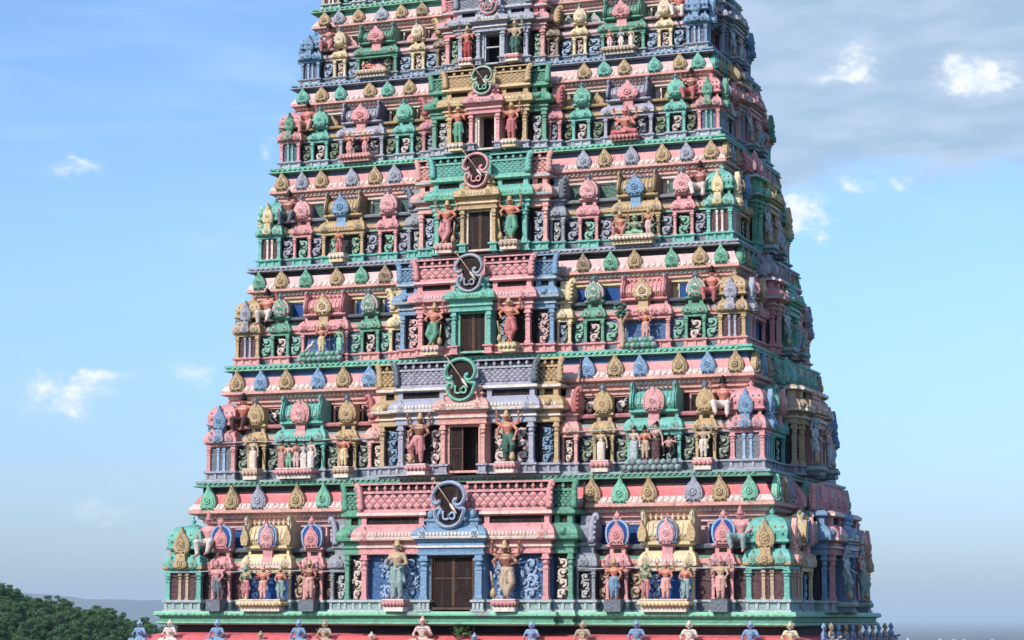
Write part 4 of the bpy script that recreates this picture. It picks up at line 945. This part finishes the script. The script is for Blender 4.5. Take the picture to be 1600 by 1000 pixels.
    if 'mace' in extra:
        q = MB(); x0 = .10 if kind == 'guardian' else .17
        q.tube([(x0+.09, -.12, .50), (x0+.05, -.10, .20)], .018, 6, 'gold'); q.lathe(x0+.045, -.10, [(.02, .02), (.05, .04), (.06, .10), (.045, .16), (.02, .20)], 8, 'gold')
        out['mace'] = q.mesh('mace')
    # things held in the raised hands
    if len(arms) > 2:
        for i_, A in enumerate(arms[2:]):
            q = MB(); w = Vector(A[2]); q.ball((w.x, w.y-.01, w.z+.055), .030, 'gold', 7, 5, (1, .5, 1.2)); q.tube([(w.x, w.y, w.z-.03), (w.x, w.y-.01, w.z+.10)], .010, 5, 'gold')
            out['held_emblem' + '_'*i_] = q.mesh('held_emblem')
    FIG[kind] = out; return out
def slotmat(o, name, jewel='gold'):
    o.material_slots[0].link = 'OBJECT'; o.material_slots[0].material = paint(name)
    if len(o.material_slots) > 1: o.material_slots[1].link = 'OBJECT'; o.material_slots[1].material = paint(jewel)
PEDS = {}
def pedestal(w, h, d, kind, a, b):
    key = (w, h, d, kind, a, b)
    if key not in PEDS:
        m = MB()
        if kind == 'lotus':
            m.uband(-w*.44, w*.44, -d*.44, d*.5, [(.0, 0), (.0, h*.36), (-.03, h*.40)], b)
            pr = [(-.02, h*.38), (.05*w, h*.44), (.09*w, h*.55), (.10*w, h*.68), (.07*w, h*.82), (.03*w, h*.86), (.05*w, h*.9), (.05*w, h)]
            m.uband(-w*.42, w*.42, -d*.42, d*.5, pr, [a, a, a, a, a, b, b])
            n = max(4, int(w/.14))
            for q in range(n): m.ball((-w*.46+w*.92*(q+.5)/n, -d*.42-.09*w, h*.60), w*.45/n, a, 6, 4, (1, .5, 1.2))
        else: m.uband(-w*.5, w*.5, -d*.5, d*.5, [(0, 0), (0, h*.94), (.015, h*.95), (.015, h)], a)
        PEDS[key] = m.mesh('pedestal')
    return PEDS[key]
def statue(kind, loc, s, skin, cloth, label, rz=0, crown='gold', ped=None, flip=False, group=None, jewel='gold', tint=None):
    """a painted stucco figure; ped = (width, height, depth, kind, colour, colour) is its own plinth"""
    f = figure(kind); t = thing(('seated_statue' if kind in ('sitting', 'cross_legged', 'crouching') else 'reclining_statue' if kind == 'reclining' else 'standing_statue'), label, 'statue', loc, rz+JIT.uniform(-.10, .10), group); s *= 1+JIT.uniform(-.04, .04)
    z = 0
    if ped:
        o = bpy.data.objects.new('pedestal', pedestal(*ped)); COL.objects.link(o); o.parent = t; z = ped[1]
    for n, me in f.items():
        o = bpy.data.objects.new(n.strip('_'), me); COL.objects.link(o); o.parent = t; o.location = (0, 0, z); o.scale = (-s if flip else s, s, s)
        col = {'body': skin, 'garment': cloth, 'crown': crown, 'mace': 'gold', 'held_emblem': crown}.get(n.strip('_'))
        if col: slotmat(o, col, jewel)
    return t
ST = ['lowest', 'second', 'third', 'fourth', 'fifth', 'sixth', 'seventh']
STO = lambda k: 'the %s storey' % ST[k]
# guardians beside the doors
GX = [2.0, 1.66, 1.45, 1.24, 1.03, .93, .85]
GU = [(('standing', 'tan', 'greygreen', 'cream-skinned door guardian in grey-green'), ('dancer', 'brownskin', 'tan', 'tan-brown door guardian with crossed legs')),
      (('guardian', 'brownskin', 'rose', 'red-brown door guardian with one raised leg'), ('guardian', 'skin', 'darkgreen', 'pink-skinned door guardian in a dark green loincloth')),
      (('dancer', 'skin', 'green', 'pink-skinned door guardian with crossed green legs'), ('dancer', 'skin', 'redpink', 'slender pink-skinned door guardian in red')),
      (('dancer', 'skin', 'rose', 'pink-skinned door guardian in a rose wrap'), ('dancer', 'skin', 'green', 'pink-skinned door guardian in a green and white wrap')),
      (('four_armed', 'skin', 'green', 'pink-skinned door guardian with green legs'), ('four_armed', 'skin', 'redpink', 'pink-skinned door guardian with red legs')),
      (('four_armed', 'skin', 'red', 'orange-pink door guardian with bright red legs'), ('four_armed', 'tan', 'darkgreen', 'tan door guardian with grey-green legs')),
      (('four_armed', 'skin', 'blue', 'pink-skinned door guardian with blue legs'), ('four_armed', 'skin', 'yellow', 'pink-skinned door guardian with yellow legs'))]
PC = [('rose', 'ivory'), ('pink', 'ivory'), ('palepink', 'yellow'), ('salmon', 'cream'), ('cream', 'yellow'), ('pink', 'ivory'), ('pink', 'ivory')]
for k in range(NT):
    sz = szk(k)
    for i, s_ in enumerate((-1, 1)):
        kd, sk, cl, lb = GU[k][i]
        pa, pb = PC[k]
        if k == 2: pa = ('palepink', 'yellow')[i]
        if k == 3: pa = ('salmon', 'tan')[i]
        statue(kd, (s_*GX[k], YF[k]-BP[k]-.16, Z[k]+.0), 1.92*sz, sk, cl, lb+' %s of the %s-storey door' % (('left', 'right')[i], ST[k]), ped=(.86*sz, .42*sz, .62, 'lotus', pa, pb), flip=(s_ < 0) ^ (kd == 'dancer'))
# figures in the niches of the two lowest storeys
for k, sc_ in ((0, 1.32), (1, 1.10)):
    for i, u in enumerate((-PAN2[k], -PAN1[k], PAN1[k], PAN2[k])):
        if k == 0:
            sk, cl, lb = [('pink', 'slate', 'pink figure with blue-grey legs'), ('brownskin', 'salmon', 'brown figure with salmon legs'), ('skin', 'blue', 'pink-skinned figure with blue legs'), ('tan', 'salmon', 'tan figure with salmon legs')][i]
            statue('four_armed', (u, YF[k]-.22, Z[k]), sc_, sk, cl, lb+' on a dark block, %s niche, lowest storey' % ('far left', 'inner left', 'inner right', 'far right')[i], ped=(.56, .42, .56, 'block', 'slate', 'slate'), crown='rose' if i in (0, 3) else 'gold')
        else:
            sk, cl = [('tan', 'cream'), ('skin', 'yellow'), ('tan', 'cream'), ('tan', 'cream')][i]
            statue('lady' if i in (0, 2) else 'four_armed', (u, YF[k]-.14, Z[k]), sc_, sk, cl, 'cream-draped figure on a lotus pedestal in the %s gold niche, second storey' % ('far left', 'inner left', 'inner right', 'far right')[i], ped=(.66, .40, .5, 'lotus', 'pink' if i > 1 else 'tan', 'cream'), crown='gold')
# groups in front of the barrel-roofed shrines
def ledge_ped(k, s_, a, b, w=1.35, h=.42):
    t = thing('lotus_pedestal', '%s and %s pedestal under the %s shrine figures, %s' % (a, b, 'left' if s_ < 0 else 'right', STO(k)), 'pedestal', (s_*SALA[k][0], YF[k]-.20, Z[k]))
    o = bpy.data.objects.new('pedestal_block', pedestal(w, h*szk(k), .6, 'lotus', a, b)); COL.objects.link(o); o.parent = t
    return Z[k]+h*szk(k)
def grp(k, s_, du, kind, s, sk, cl, lb, z, dy=-.24, **kw):
    statue(kind, (s_*SALA[k][0]+du, YF[k]+dy, z), s, sk, cl, lb+' at the %s shrine, %s' % ('left' if s_ < 0 else 'right', STO(k)), **kw)
for s_ in (-1, 1):
    z = ledge_ped(0, s_, 'yellow', 'cream', 1.72)
    grp(0, s_, -.70, 'standing', 1.12, 'moss', 'rose', 'green figure in a rose skirt', z, crown='greenskin')
    grp(0, s_, 0, 'four_armed', 1.18, 'skin', 'salmon', 'taller middle figure with salmon legs', z, crown='salmon')
    grp(0, s_, .68, 'standing', 1.10, 'skin', 'greygreen', 'pink-skinned figure in a grey-green skirt', z, crown='tan')
z = ledge_ped(1, -1, 'pink', 'ivory', 1.5)
for du, kd, s, sk, cl, lb in ((-.60, 'lady', .98, 'skin', 'rose', 'small figure draped in rose'), (-.32, 'standing', .92, 'paleskin', 'palegreen', 'small pale figure with green-white legs'), (-.02, 'standing', 1.0, 'skin', 'palepink', 'small pink-skinned figure in the middle'), (.28, 'lady', .95, 'palegrey', 'ivory', 'small grey-white draped figure'), (.57, 'lady', 1.0, 'paleskin', 'ivory', 'small figure draped in white')):
    grp(1, -1, du, kd, s, sk, cl, lb, z, crown='hair', jewel='tan')
zr = Z[1]+.40
grp(1, 1, -.62, 'lady', 1.12, 'paleskin', 'palegrey', 'grey-white draped lady', zr, dy=-.22, crown='hair')
grp(1, 1, -.22, 'standing', 1.05, 'skin', 'tan', 'orange-skinned man in a tan wrap', zr, dy=-.24, crown='hair')
grp(1, 1, .12, 'lady', 1.28, 'paleskin', 'maroon', 'tall figure in a long maroon skirt', zr, dy=-.10, crown='hair')
grp(1, 1, .58, 'sitting', .95, 'pink', 'dark', 'pink seated figure with dark legs', zr+.28, dy=-.05, crown='hair')
grp(2, -1, .0, 'four_armed', .98, 'skin', 'yellow', 'gold-legged figure', Z[2]+.36, dy=-.16)
grp(2, -1, .72, 'lady', .86, 'greenskin', 'palegreen', 'green draped figure', Z[2]+.36, dy=-.16, crown='hair')
grp(2, 1, .12, 'four_armed', .98, 'skin', 'salmon', 'orange-pink figure', Z[2]+.34, dy=-.16)
z = ledge_ped(3, -1, 'cream', 'yellow', .62); grp(3, -1, 0, 'standing', .92, 'skin', 'redpink', 'lone pink figure in red', z)
z = ledge_ped(3, 1, 'cream', 'yellow', 1.62)
grp(3, 1, -.52, 'sitting', 1.30, 'skin', 'rose', 'large pink seated figure', z+.12, dy=-.20); grp(3, 1, .02, 'cross_legged', 1.15, 'moss', 'palegreen', 'green cross-legged figure', z, crown='greenskin'); grp(3, 1, .52, 'four_armed', .84, 'skin', 'palepink', 'slim pink standing figure', z)
z = ledge_ped(4, -1, 'salmon', 'pink', 1.3); grp(4, -1, -.34, 'four_armed', .82, 'skin', 'salmon', 'left-hand salmon figure', z); grp(4, -1, .30, 'four_armed', .82, 'skin', 'pink', 'right-hand salmon figure', z)
z = ledge_ped(4, 1, 'rose', 'salmon', 1.1, .3); grp(4, 1, .0, 'cross_legged', 1.75, 'skin', 'redpink', 'red-pink many-armed seated figure', z, crown='rose', jewel='salmon')
z = ledge_ped(5, -1, 'tan', 'ivory', 1.3); grp(5, -1, -.02, 'reclining', .95, 'skin', 'salmon', 'orange-pink reclining figure', z)
z = ledge_ped(5, 1, 'tan', 'ivory', 1.3); grp(5, 1, -.40, 'standing', .72, 'skin', 'palepink', 'left figure with white-pink legs', z); grp(5, 1, .02, 'standing', .68, 'lavender', 'ivory', 'small white figure in the middle', z); grp(5, 1, .40, 'lady', .70, 'tan', 'cream', 'right cream draped figure', z)
# sitters under the cornice beside the corner shrines
SIT = [(('pink', 'ivory', 'pink sitter with white legs'), ('pink', 'greygreen', 'pink sitter with grey-green legs')), (('skin', 'maroon', 'pink-skinned sitter in a maroon wrap'), ('skin', 'ivory', 'pink-skinned dark-haired sitter with white legs')),
       (('skin', 'ivory', 'pink-skinned sitter with one white leg'), ('skin', 'redpink', 'dark-haired sitter in red')), (('brownskin', 'slate', 'dark weathered sitter'), ('brownskin', 'ivory', 'brown-skinned sitter in a white wrap')),
       (('skin', 'salmon', 'salmon sitter'), ('brownskin', 'redpink', 'dark-haired red-brown sitter')), (('brownskin', 'rose', 'brown-skinned sitter in rose'), ('skin', 'ivory', 'pale sitter in white'))]
for k in range(6):
    sz = szk(k); u = (PAN2[k]+PW[k]/2+W[k]-CW[k])/2
    for i, s_ in enumerate((-1, 1)):
        sk, cl, lb = SIT[k][i]
        statue('sitting', (s_*u, YF[k]+.22, Z[k]+2.30*sz), 1.85*(.35+.65*sz), sk, cl, lb+' beside the %s corner shrine, %s' % ('left' if s_ < 0 else 'right', STO(k)), crown='rose' if k == 0 else 'hair', flip=s_ > 0, jewel='salmon')
# row of seated figures on the red eave below the lowest storey
ROW = [(-12.0, 'blueskin'), (-10.77, 'cream'), (-8.87, 'blueskin'), (-7.15, 'tan'), (-5.68, 'blueskin'), (-4.68, 'tan'), (-2.9, 'cream'), (-1.0, 'paleskin'), (.9, 'blueskin'), (2.95, 'blueskin'), (4.75, 'tan'), (6.62, 'blueskin'), (8.4, 'cream'), (10.45, 'blueskin'), (11.75, 'yellow')]
for i, (u, sk) in enumerate(ROW):
    low = u in (-7.15, -2.9, .9)
    lab = {'blueskin': 'blue', 'cream': 'cream', 'tan': 'tan', 'paleskin': 'pink and cream', 'yellow': 'yellow'}[sk]
    statue('crouching', (u, -.86, -1.10-(.42 if low else 0)), 1.36 if sk != 'paleskin' else 1.6, sk, sk if sk != 'blueskin' else 'blue', '%s cross-legged figure on the red eave at the bottom, %s from the left' % (lab, ('first second third fourth fifth sixth seventh eighth ninth tenth eleventh twelfth thirteenth fourteenth fifteenth').split()[i]), crown=sk if sk != 'blueskin' else 'paleblue', jewel='slate')
for i in range(11):
    sk = ('blueskin', 'tan', 'blueskin', 'tan')[i % 4]
    statue('crouching', (12.4, .9+1.05*i, -1.12), 1.25, sk, sk if sk == 'tan' else 'blue', 'small %s seated figure in the row along the shaded right-hand eave' % ('blue' if sk == 'blueskin' else 'tan'), math.pi/2, crown=sk if sk != 'blueskin' else 'paleblue', jewel='slate', group='seated figures along the right-hand eave')
# guardians of the shaded right-hand side, paint lightened to make up for missing fill
for k in range(NT):
    sz = szk(k)
    for i, s_ in enumerate((-1, 1)):
        statue('guardian', (W[k]+BPS[k]+(.24 if k < 2 else .10), YC+s_*SBAY[k]*.60, Z[k]), 1.70*sz, ('palegrey', 'salmon')[i], ('greygreen', 'palegrey')[k % 2], 'pale %s guardian in shade on the right-hand face, %s' % (('nearer', 'farther')[i], STO(k)), math.pi/2, ped=(.86*sz, .42*sz, .62, 'lotus', 'greygreen', 'slate'), flip=i == 0, crown='greygreen', jewel='palegrey')

# boulders heaped under two scenes
def boulder(r, seed, mat):
    rnd = random.Random(seed); m = MB(); m.ball((0, 0, r*.8), r, mat, 9, 7, (1, .9, .85)); me = m.mesh('boulder')
    for v in me.vertices: v.co *= 1+rnd.uniform(-.09, .09)
    return me
BM = {mt: [boulder(.13, q+7*i, mt) for q in range(3)] for i, mt in enumerate(('stone', 'greygreen', 'green'))}
def heap(k, s_, n, w, cols, label, gname):
    for row in range(2):
        for q in range(n-row):
            u = -w/2+w*(q+.5+.5*row)/n
            o = thing('boulder', label, 'boulder', (s_*SALA[k][0]+u, YF[k]-.30+.06*row, Z[k]+.0+.19*row), random.uniform(0, 6), gname, random.choice(BM[cols[(q+row) % len(cols)]]))
            o.scale = (1.0, 1.0, 1.0)
heap(1, 1, 10, 2.1, ('stone', 'greygreen'), 'rounded grey boulder heaped under the scene at the right shrine of the second storey', 'grey boulders heaped on the second storey')
heap(2, -1, 9, 1.8, ('greygreen', 'green'), 'rounded green-grey boulder heaped under the left shrine of the third storey', 'green boulders on the left of the third storey')
heap(2, 1, 6, 1.1, ('green', 'greygreen'), 'rounded green boulder heaped under the right shrine of the third storey', 'green boulders on the right of the third storey')
def plaster_tree():
    t = thing('stucco_tree', 'small stucco tree with a green crown at the right shrine of the third storey', 'tree', (SALA[2][0]-.72, YF[2]-.2, Z[2]+.02))
    m = MB(); m.tube(spline([(0, 0, 0), (.05, 0, .4), (.0, -.02, .8), (-.04, -.02, 1.25)], 3), [.12, .11, .10, .09, .085, .08, .075, .07, .06, .05], 7, 'tan')
    m.tube([(0, -.02, .8), (.16, -.04, 1.1), (.2, -.04, 1.25)], [.05, .04, .03], 6, 'tan')
    o = bpy.data.objects.new('trunk', m.mesh('trunk')); COL.objects.link(o); o.parent = t
    c = MB(); rnd = random.Random(3)
    for q in range(34): a, b = rnd.uniform(0, 6.28), rnd.uniform(-1, 1); c.ball((-.04+.22*math.cos(a)*rnd.random()**.5, -.04+.13*math.sin(a), 1.32+.24*b), .07, 'darkgreen' if q % 3 else 'green', 6, 4, (1, .8, .7))
    o = bpy.data.objects.new('crown', c.mesh('crown')); COL.objects.link(o); o.parent = t
plaster_tree()
def bird():
    t = thing('stucco_bird', 'small white bird perched on the boulders at the left shrine of the third storey', 'bird', (-SALA[2][0]-.48, YF[2]-.22, Z[2]+.40))
    me = caps_mesh('body', [((0, 0, .16), .07, (.10, 0, .22), .06), ((.10, 0, .22), .05, (.15, 0, .34), .028), ((.15, 0, .35), .035, (.17, 0, .355), .032), ((.19, 0, .35), .014, (.24, 0, .34), .006), ((-.02, 0, .14), .05, (-.16, 0, .02), .022)], .012)
    me.materials.clear(); me.materials.append(paint('ivory'))
    o = bpy.data.objects.new('body', me); COL.objects.link(o); o.parent = t
    m = MB()
    for y in (-.025, .025): m.tube([(.03, y, .12), (.03, y, 0)], .010, 5, 'tan'); m.tube([(.03, y, .01), (.08, y-.01, .0)], .008, 4, 'tan')
    o = bpy.data.objects.new('legs', m.mesh('legs')); COL.objects.link(o); o.parent = t
bird()

# ------------------------------------------------------------------ the land: hilltop, plain, wooded hill, far hills
from mathutils import noise as mnoise
def at(az, d): return CP.x+d*math.sin(az), CP.y+d*math.cos(az)
HX, HY = at(-.665, 520)
def ground_z(x, y):
    r = math.hypot(x, y-6)
    t = min(1, max(0, (r-70)/1500)); t = t*t*(3-2*t); base = -14-t*106
    g = math.exp(-(((x-HX)**2+(y-HY)**2)/(2*82.0**2)))
    base = base*(1-g)+4.2*g
    return base+mnoise.noise(Vector((x*.012, y*.012, 0)))*min(4, r*.01)*(1 if r < 3000 else .3)
def matl(name): 
    m = bpy.data.materials.new(name); m.use_nodes = True; return m, NG(m.node_tree), m.node_tree.nodes['Principled BSDF']
def land_mat():
    m, g, b = matl('land'); geo = g.new('ShaderNodeNewGeometry'); pos = geo.outputs['Position']
    n1 = g.noise(pos, .0011, 6, .65); n2 = g.noise(pos, .006, 5, .6); n3 = g.noise(pos, .05, 4, .6)
    col = g.mix(g.ramp(n1, .38, .62), (.030, .050, .018, 1), (.10, .105, .05, 1))
    col = g.mix(g.ramp(n2, .50, .70, 0, .8), col, (.022, .040, .014, 1)); col = g.mix(g.ramp(n3, .55, .75, 0, .35), col, (.13, .115, .07, 1))
    g.l.new(col, b.inputs['Base Color']); b.inputs['Roughness'].default_value = .95; b.inputs['Specular IOR Level'].default_value = .1
    return m
LAND = land_mat()
def ground():
    me = bpy.data.meshes.new('ground'); v = []; f = []; n = 240
    rad = [0, 20, 40, 60, 80, 105, 135, 170]+[200+15*i for i in range(38)]+[800*1.22**i for i in range(24)]
    for r in rad:
        for k in range(n):
            a = 2*math.pi*k/n; x, y = CP.x+r*math.sin(a), CP.y+r*math.cos(a); v.append((x, y, ground_z(x, y)))
    for i in range(len(rad)-1):
        for k in range(n): f.append((i*n+k, i*n+(k+1) % n, (i+1)*n+(k+1) % n, (i+1)*n+k))
    me.from_pydata(v, [], f); me.materials.append(LAND); me.polygons.foreach_set('use_smooth', [True]*len(f))
    o = bpy.data.objects.new('ground', me); COL.objects.link(o); o['kind'] = 'structure'
ground()
def far_hills():
    m, g, b = matl('far_wooded_slope'); b.inputs['Base Color'].default_value = (.035, .055, .025, 1); b.inputs['Roughness'].default_value = 1
    me = bpy.data.meshes.new('hills'); v = []; f = []; n = 160; rows = 7
    for i in range(rows):
        for k in range(n):
            az = -.85+.60*k/(n-1); d = 17000+700*i; x, y = at(az, d)
            env = .5+.5*math.tanh((-.44-az)*14)
            hgt = (275+75*mnoise.noise(Vector((az*16, 3.1, 0)))+34*mnoise.noise(Vector((az*55, 1.7, 0)))+12*mnoise.noise(Vector((az*150, .7, 0))))*env
            s_ = math.sin(math.pi*i/(rows-1)); v.append((x, y, -122+hgt*s_))
    for i in range(rows-1):
        for k in range(n-1): f.append((i*n+k, i*n+k+1, (i+1)*n+k+1, (i+1)*n+k))
    me.from_pydata(v, [], f); me.materials.append(m); me.polygons.foreach_set('use_smooth', [True]*len(f))
    o = bpy.data.objects.new('hills', me); COL.objects.link(o); o['kind'] = 'structure'
far_hills()
def far_town():
    m, g, b = matl('whitewashed_walls'); b.inputs['Base Color'].default_value = (.62, .60, .56, 1)
    rnd = random.Random(5); mb = []
    bm = bmesh.new()
    for q in range(110):
        az = rnd.gauss(-.165, .022); d = rnd.uniform(6500, 12500); x, y = at(az, d); w, h = rnd.uniform(6, 22), rnd.uniform(4, 13)
        r = bmesh.ops.create_cube(bm, size=1, matrix=Matrix.Translation((x, y, ground_z(x, y)+h/2)) @ Matrix.Rotation(rnd.uniform(0, 3), 4, 'Z') @ Matrix.Diagonal((w, w*.8, h, 1)))
    me = bpy.data.meshes.new('town'); bm.to_mesh(me); bm.free(); me.materials.append(m)
    o = bpy.data.objects.new('far_town', me); COL.objects.link(o); o['kind'] = 'stuff'; o['label'] = 'scattered pale houses of a far-off town on the plain'; o['category'] = 'town'
far_town()

# ------------------------------------------------------------------ trees on the hill at the left
def leaf_mat(name, c):
    m, g, b = matl(name); geo = g.new('ShaderNodeNewGeometry')
    oi = g.new('ShaderNodeObjectInfo')
    n1 = g.noise(geo.outputs['Position'], .9, 3, .6)
    col = g.mix(g.ramp(n1, .3, .7), tuple(x*.55 for x in c), tuple(x*1.25 for x in c))
    col = g.mix(g.math('MULTIPLY', oi.outputs['Random'], .45), col, (c[0]*1.5, c[1]*1.15, c[2]*.9, 1))
    g.l.new(col, b.inputs['Base Color']); b.inputs['Roughness'].default_value = .6; b.inputs['Specular IOR Level'].default_value = .25
    return m
LEAFM = leaf_mat('leaves', (.058, .125, .045)); BARK, _g, _b = matl('bark'); _b.inputs['Base Color'].default_value = (.09, .07, .05, 1); _b.inputs['Roughness'].default_value = .95
def tree_proto(seed, flat=1.0):
    rnd = random.Random(seed); bm = bmesh.new()
    lumps = [(Vector((rnd.gauss(0, 1.5), rnd.gauss(0, 1.5), 4.2+rnd.gauss(0, 1.0)*flat)), rnd.uniform(.7, 1.35)) for _ in range(17)]
    lumps += [(Vector((rnd.gauss(0, .8), rnd.gauss(0, .8), 5.6*flat+.6)), .8) for _ in range(3)]
    for c, r in lumps:
        for _ in range(int(150*r)):
            d = Vector((rnd.gauss(0, 1), rnd.gauss(0, 1), rnd.gauss(0, 1))).normalized(); p = c+Vector((d.x*r, d.y*r, d.z*r*.75))*rnd.uniform(.55, 1.08)
            s_ = rnd.uniform(.10, .20); a = Vector((rnd.gauss(0, 1), rnd.gauss(0, 1), rnd.gauss(0, .6))).normalized(); b_ = a.cross(d); b_ = b_.normalized() if b_.length > .1 else Vector((0, 0, 1))
            vs_ = [bm.verts.new(p+a*s_*1.4), bm.verts.new(p+b_*s_*.7), bm.verts.new(p-a*s_*1.4), bm.verts.new(p-b_*s_*.7)]; bm.faces.new(vs_)
    me = bpy.data.meshes.new('crown'); bm.to_mesh(me); bm.free(); me.materials.append(LEAFM)
    t = MB(); t.tube([(0, 0, -1.5), (.05, .02, 1.2), (.0, .06, 2.6), (.1, 0, 4.2)], [.24, .19, .15, .07], 7, 'brown')
    for q in range(6):
        c = lumps[q][0]; t.tube([(.0, .04, 2.0+.2*q), (c.x*.5, c.y*.5, (2.2+c.z)/2), tuple(c)], [.10, .07, .03], 5, 'brown')
    tm = t.mesh('trunk'); tm.materials.clear(); tm.materials.append(BARK)
    return me, tm
TP = [tree_proto(q, (1.0, .8, 1.15, .9)[q]) for q in range(4)]
def hill_tree(x, y, s, i, label, group=None, rz=0.0):
    t = thing('hill_tree', label, 'tree', (x, y, ground_z(x, y)-.2), rz, group); t.scale = (s, s, s)
    for n, me in (('crown', TP[i][0]), ('trunk', TP[i][1])): o = bpy.data.objects.new(n, me); COL.objects.link(o); o.parent = t
rnd = random.Random(21); placed = []
for q in range(6000):
    az, d = rnd.uniform(-.615, -.508), rnd.uniform(395, 545); x, y = at(az, d)
    if len(placed) > 250: break
    if any((x-a)**2+(y-b)**2 < 10.5 for a, b in placed): continue
    placed.append((x, y))
    hill_tree(x, y, rnd.uniform(.50, .85), rnd.randrange(4), 'dark green bushy tree in the close wood covering the hill at lower left', 'trees of the wood on the hill', rnd.uniform(0, 6))
for az, d, s, i, lb in ((-.5565, 470, 1.0, 2, 'round-topped tree standing up from the hill, left of the flat-topped one'), (-.5435, 470, .95, 1, 'flat-topped tree standing up near the right end of the wooded hill'), (-.5965, 500, 1.0, 0, 'tallest dark tree at the left edge of the wooded hill')):
    x, y = at(az, d); hill_tree(x, y, s, i, lb, None, 1.0)

# ------------------------------------------------------------------ haze over the land
def haze():
    m = bpy.data.materials.new('haze'); m.use_nodes = True; g = NG(m.node_tree); g.n.clear()
    out = g.new('ShaderNodeOutputMaterial'); v = g.new('ShaderNodeVolumePrincipled'); v.inputs['Color'].default_value = (.74, .88, 1.0, 1); v.inputs['Density'].default_value = HAZE; v.inputs['Anisotropy'].default_value = 0.0
    g.l.new(v.outputs[0], out.inputs['Volume'])
    bm = bmesh.new(); S = 62000; bmesh.ops.create_cube(bm, size=1, matrix=Matrix.Translation((0, 0, 60)) @ Matrix.Diagonal((2.6*S, 2.6*S, 400, 1)))
    me = bpy.data.meshes.new('haze'); bm.to_mesh(me); bm.free(); me.materials.append(m)
    o = bpy.data.objects.new('haze', me); COL.objects.link(o); o['kind'] = 'stuff'; o['label'] = 'pale blue haze over the plain'; o['category'] = 'haze'
HAZE = 5.0e-5
haze()

# ------------------------------------------------------------------ cables, a drain pipe and weeds
def cable(k, z, name, label, mat, x0, x1, y):
    m = MB(); n = 26
    m.tube([(x0+(x1-x0)*q/n, y-(.03*math.sin(q*1.7)), z-.035*abs(math.sin(q*math.pi/6.5))) for q in range(n+1)], .016, 5, mat)
    o = thing(name, label, 'cable', (0, YF[k], Z[k]), 0, None, m.mesh(name))
cable(0, 1.42, 'cable', 'thin pale cable strung across the left half of the lowest storey', 'palegrey', -11.4, -4.3, -.16)
cable(0, 1.46, 'cable', 'thin pale cable strung across the right half of the lowest storey', 'palegrey', 4.3, 11.4, -.16)
cable(1, 1.40, 'cable', 'thin pale cable strung across the left half of the second storey', 'palegrey', -10.3, -3.5, -.16)
cable(1, 1.44, 'cable', 'thin pale cable strung across the right half of the second storey', 'palegrey', 3.5, 10.3, -.16)
def pipe(k, x, label):
    m = MB(); sz = szk(k); y = YF[k+1]
    m.tube(spline([(0, -.36, 4.36*sz), (0, -.42, 4.2*sz), (.03, -.50, 3.8*sz), (.03, -.55, 3.45*sz)], 3), .035, 6, 'maroon')
    thing('drain_pipe', label, 'pipe', (x, y, Z[k]), 0, None, m.mesh('drain_pipe'))
pipe(0, 4.32, 'dark drain pipe over the coral eave of the lowest storey'); pipe(1, 3.95, 'dark drain pipe over the pink eave of the second storey')
def weed(x, y, z, s, seed, label):
    r = random.Random(seed); bm = bmesh.new()
    for q in range(90):
        a, el = r.uniform(0, 6.28), r.uniform(.3, 1.5); L = r.uniform(.3, 1)*s
        p = Vector((math.cos(a)*math.cos(el), math.sin(a)*math.cos(el), math.sin(el)))*L; t = Vector((r.gauss(0, 1), r.gauss(0, 1), r.gauss(0, 1))).normalized()*s*.16; u = t.cross(p).normalized()*s*.08
        bm.faces.new([bm.verts.new(v) for v in (p+t, p+u, p-t, p-u)])
    me = bpy.data.meshes.new('weed'); bm.to_mesh(me); bm.free(); me.materials.append(LEAFM)
    thing('weed', label, 'plant', (x, y, z), 0, None, me)
weed(.35, -.75, -.90, .55, 1, 'green weed growing on the red eave right of the pink seated figure')
weed(-4.95, -.62, -.88, .34, 2, 'small green weed on the red eave beside the fifth and sixth figures')
weed(3.2, -.40, -.06, .25, 3, 'small green weed sprouting on the lowest ledge right of the door')
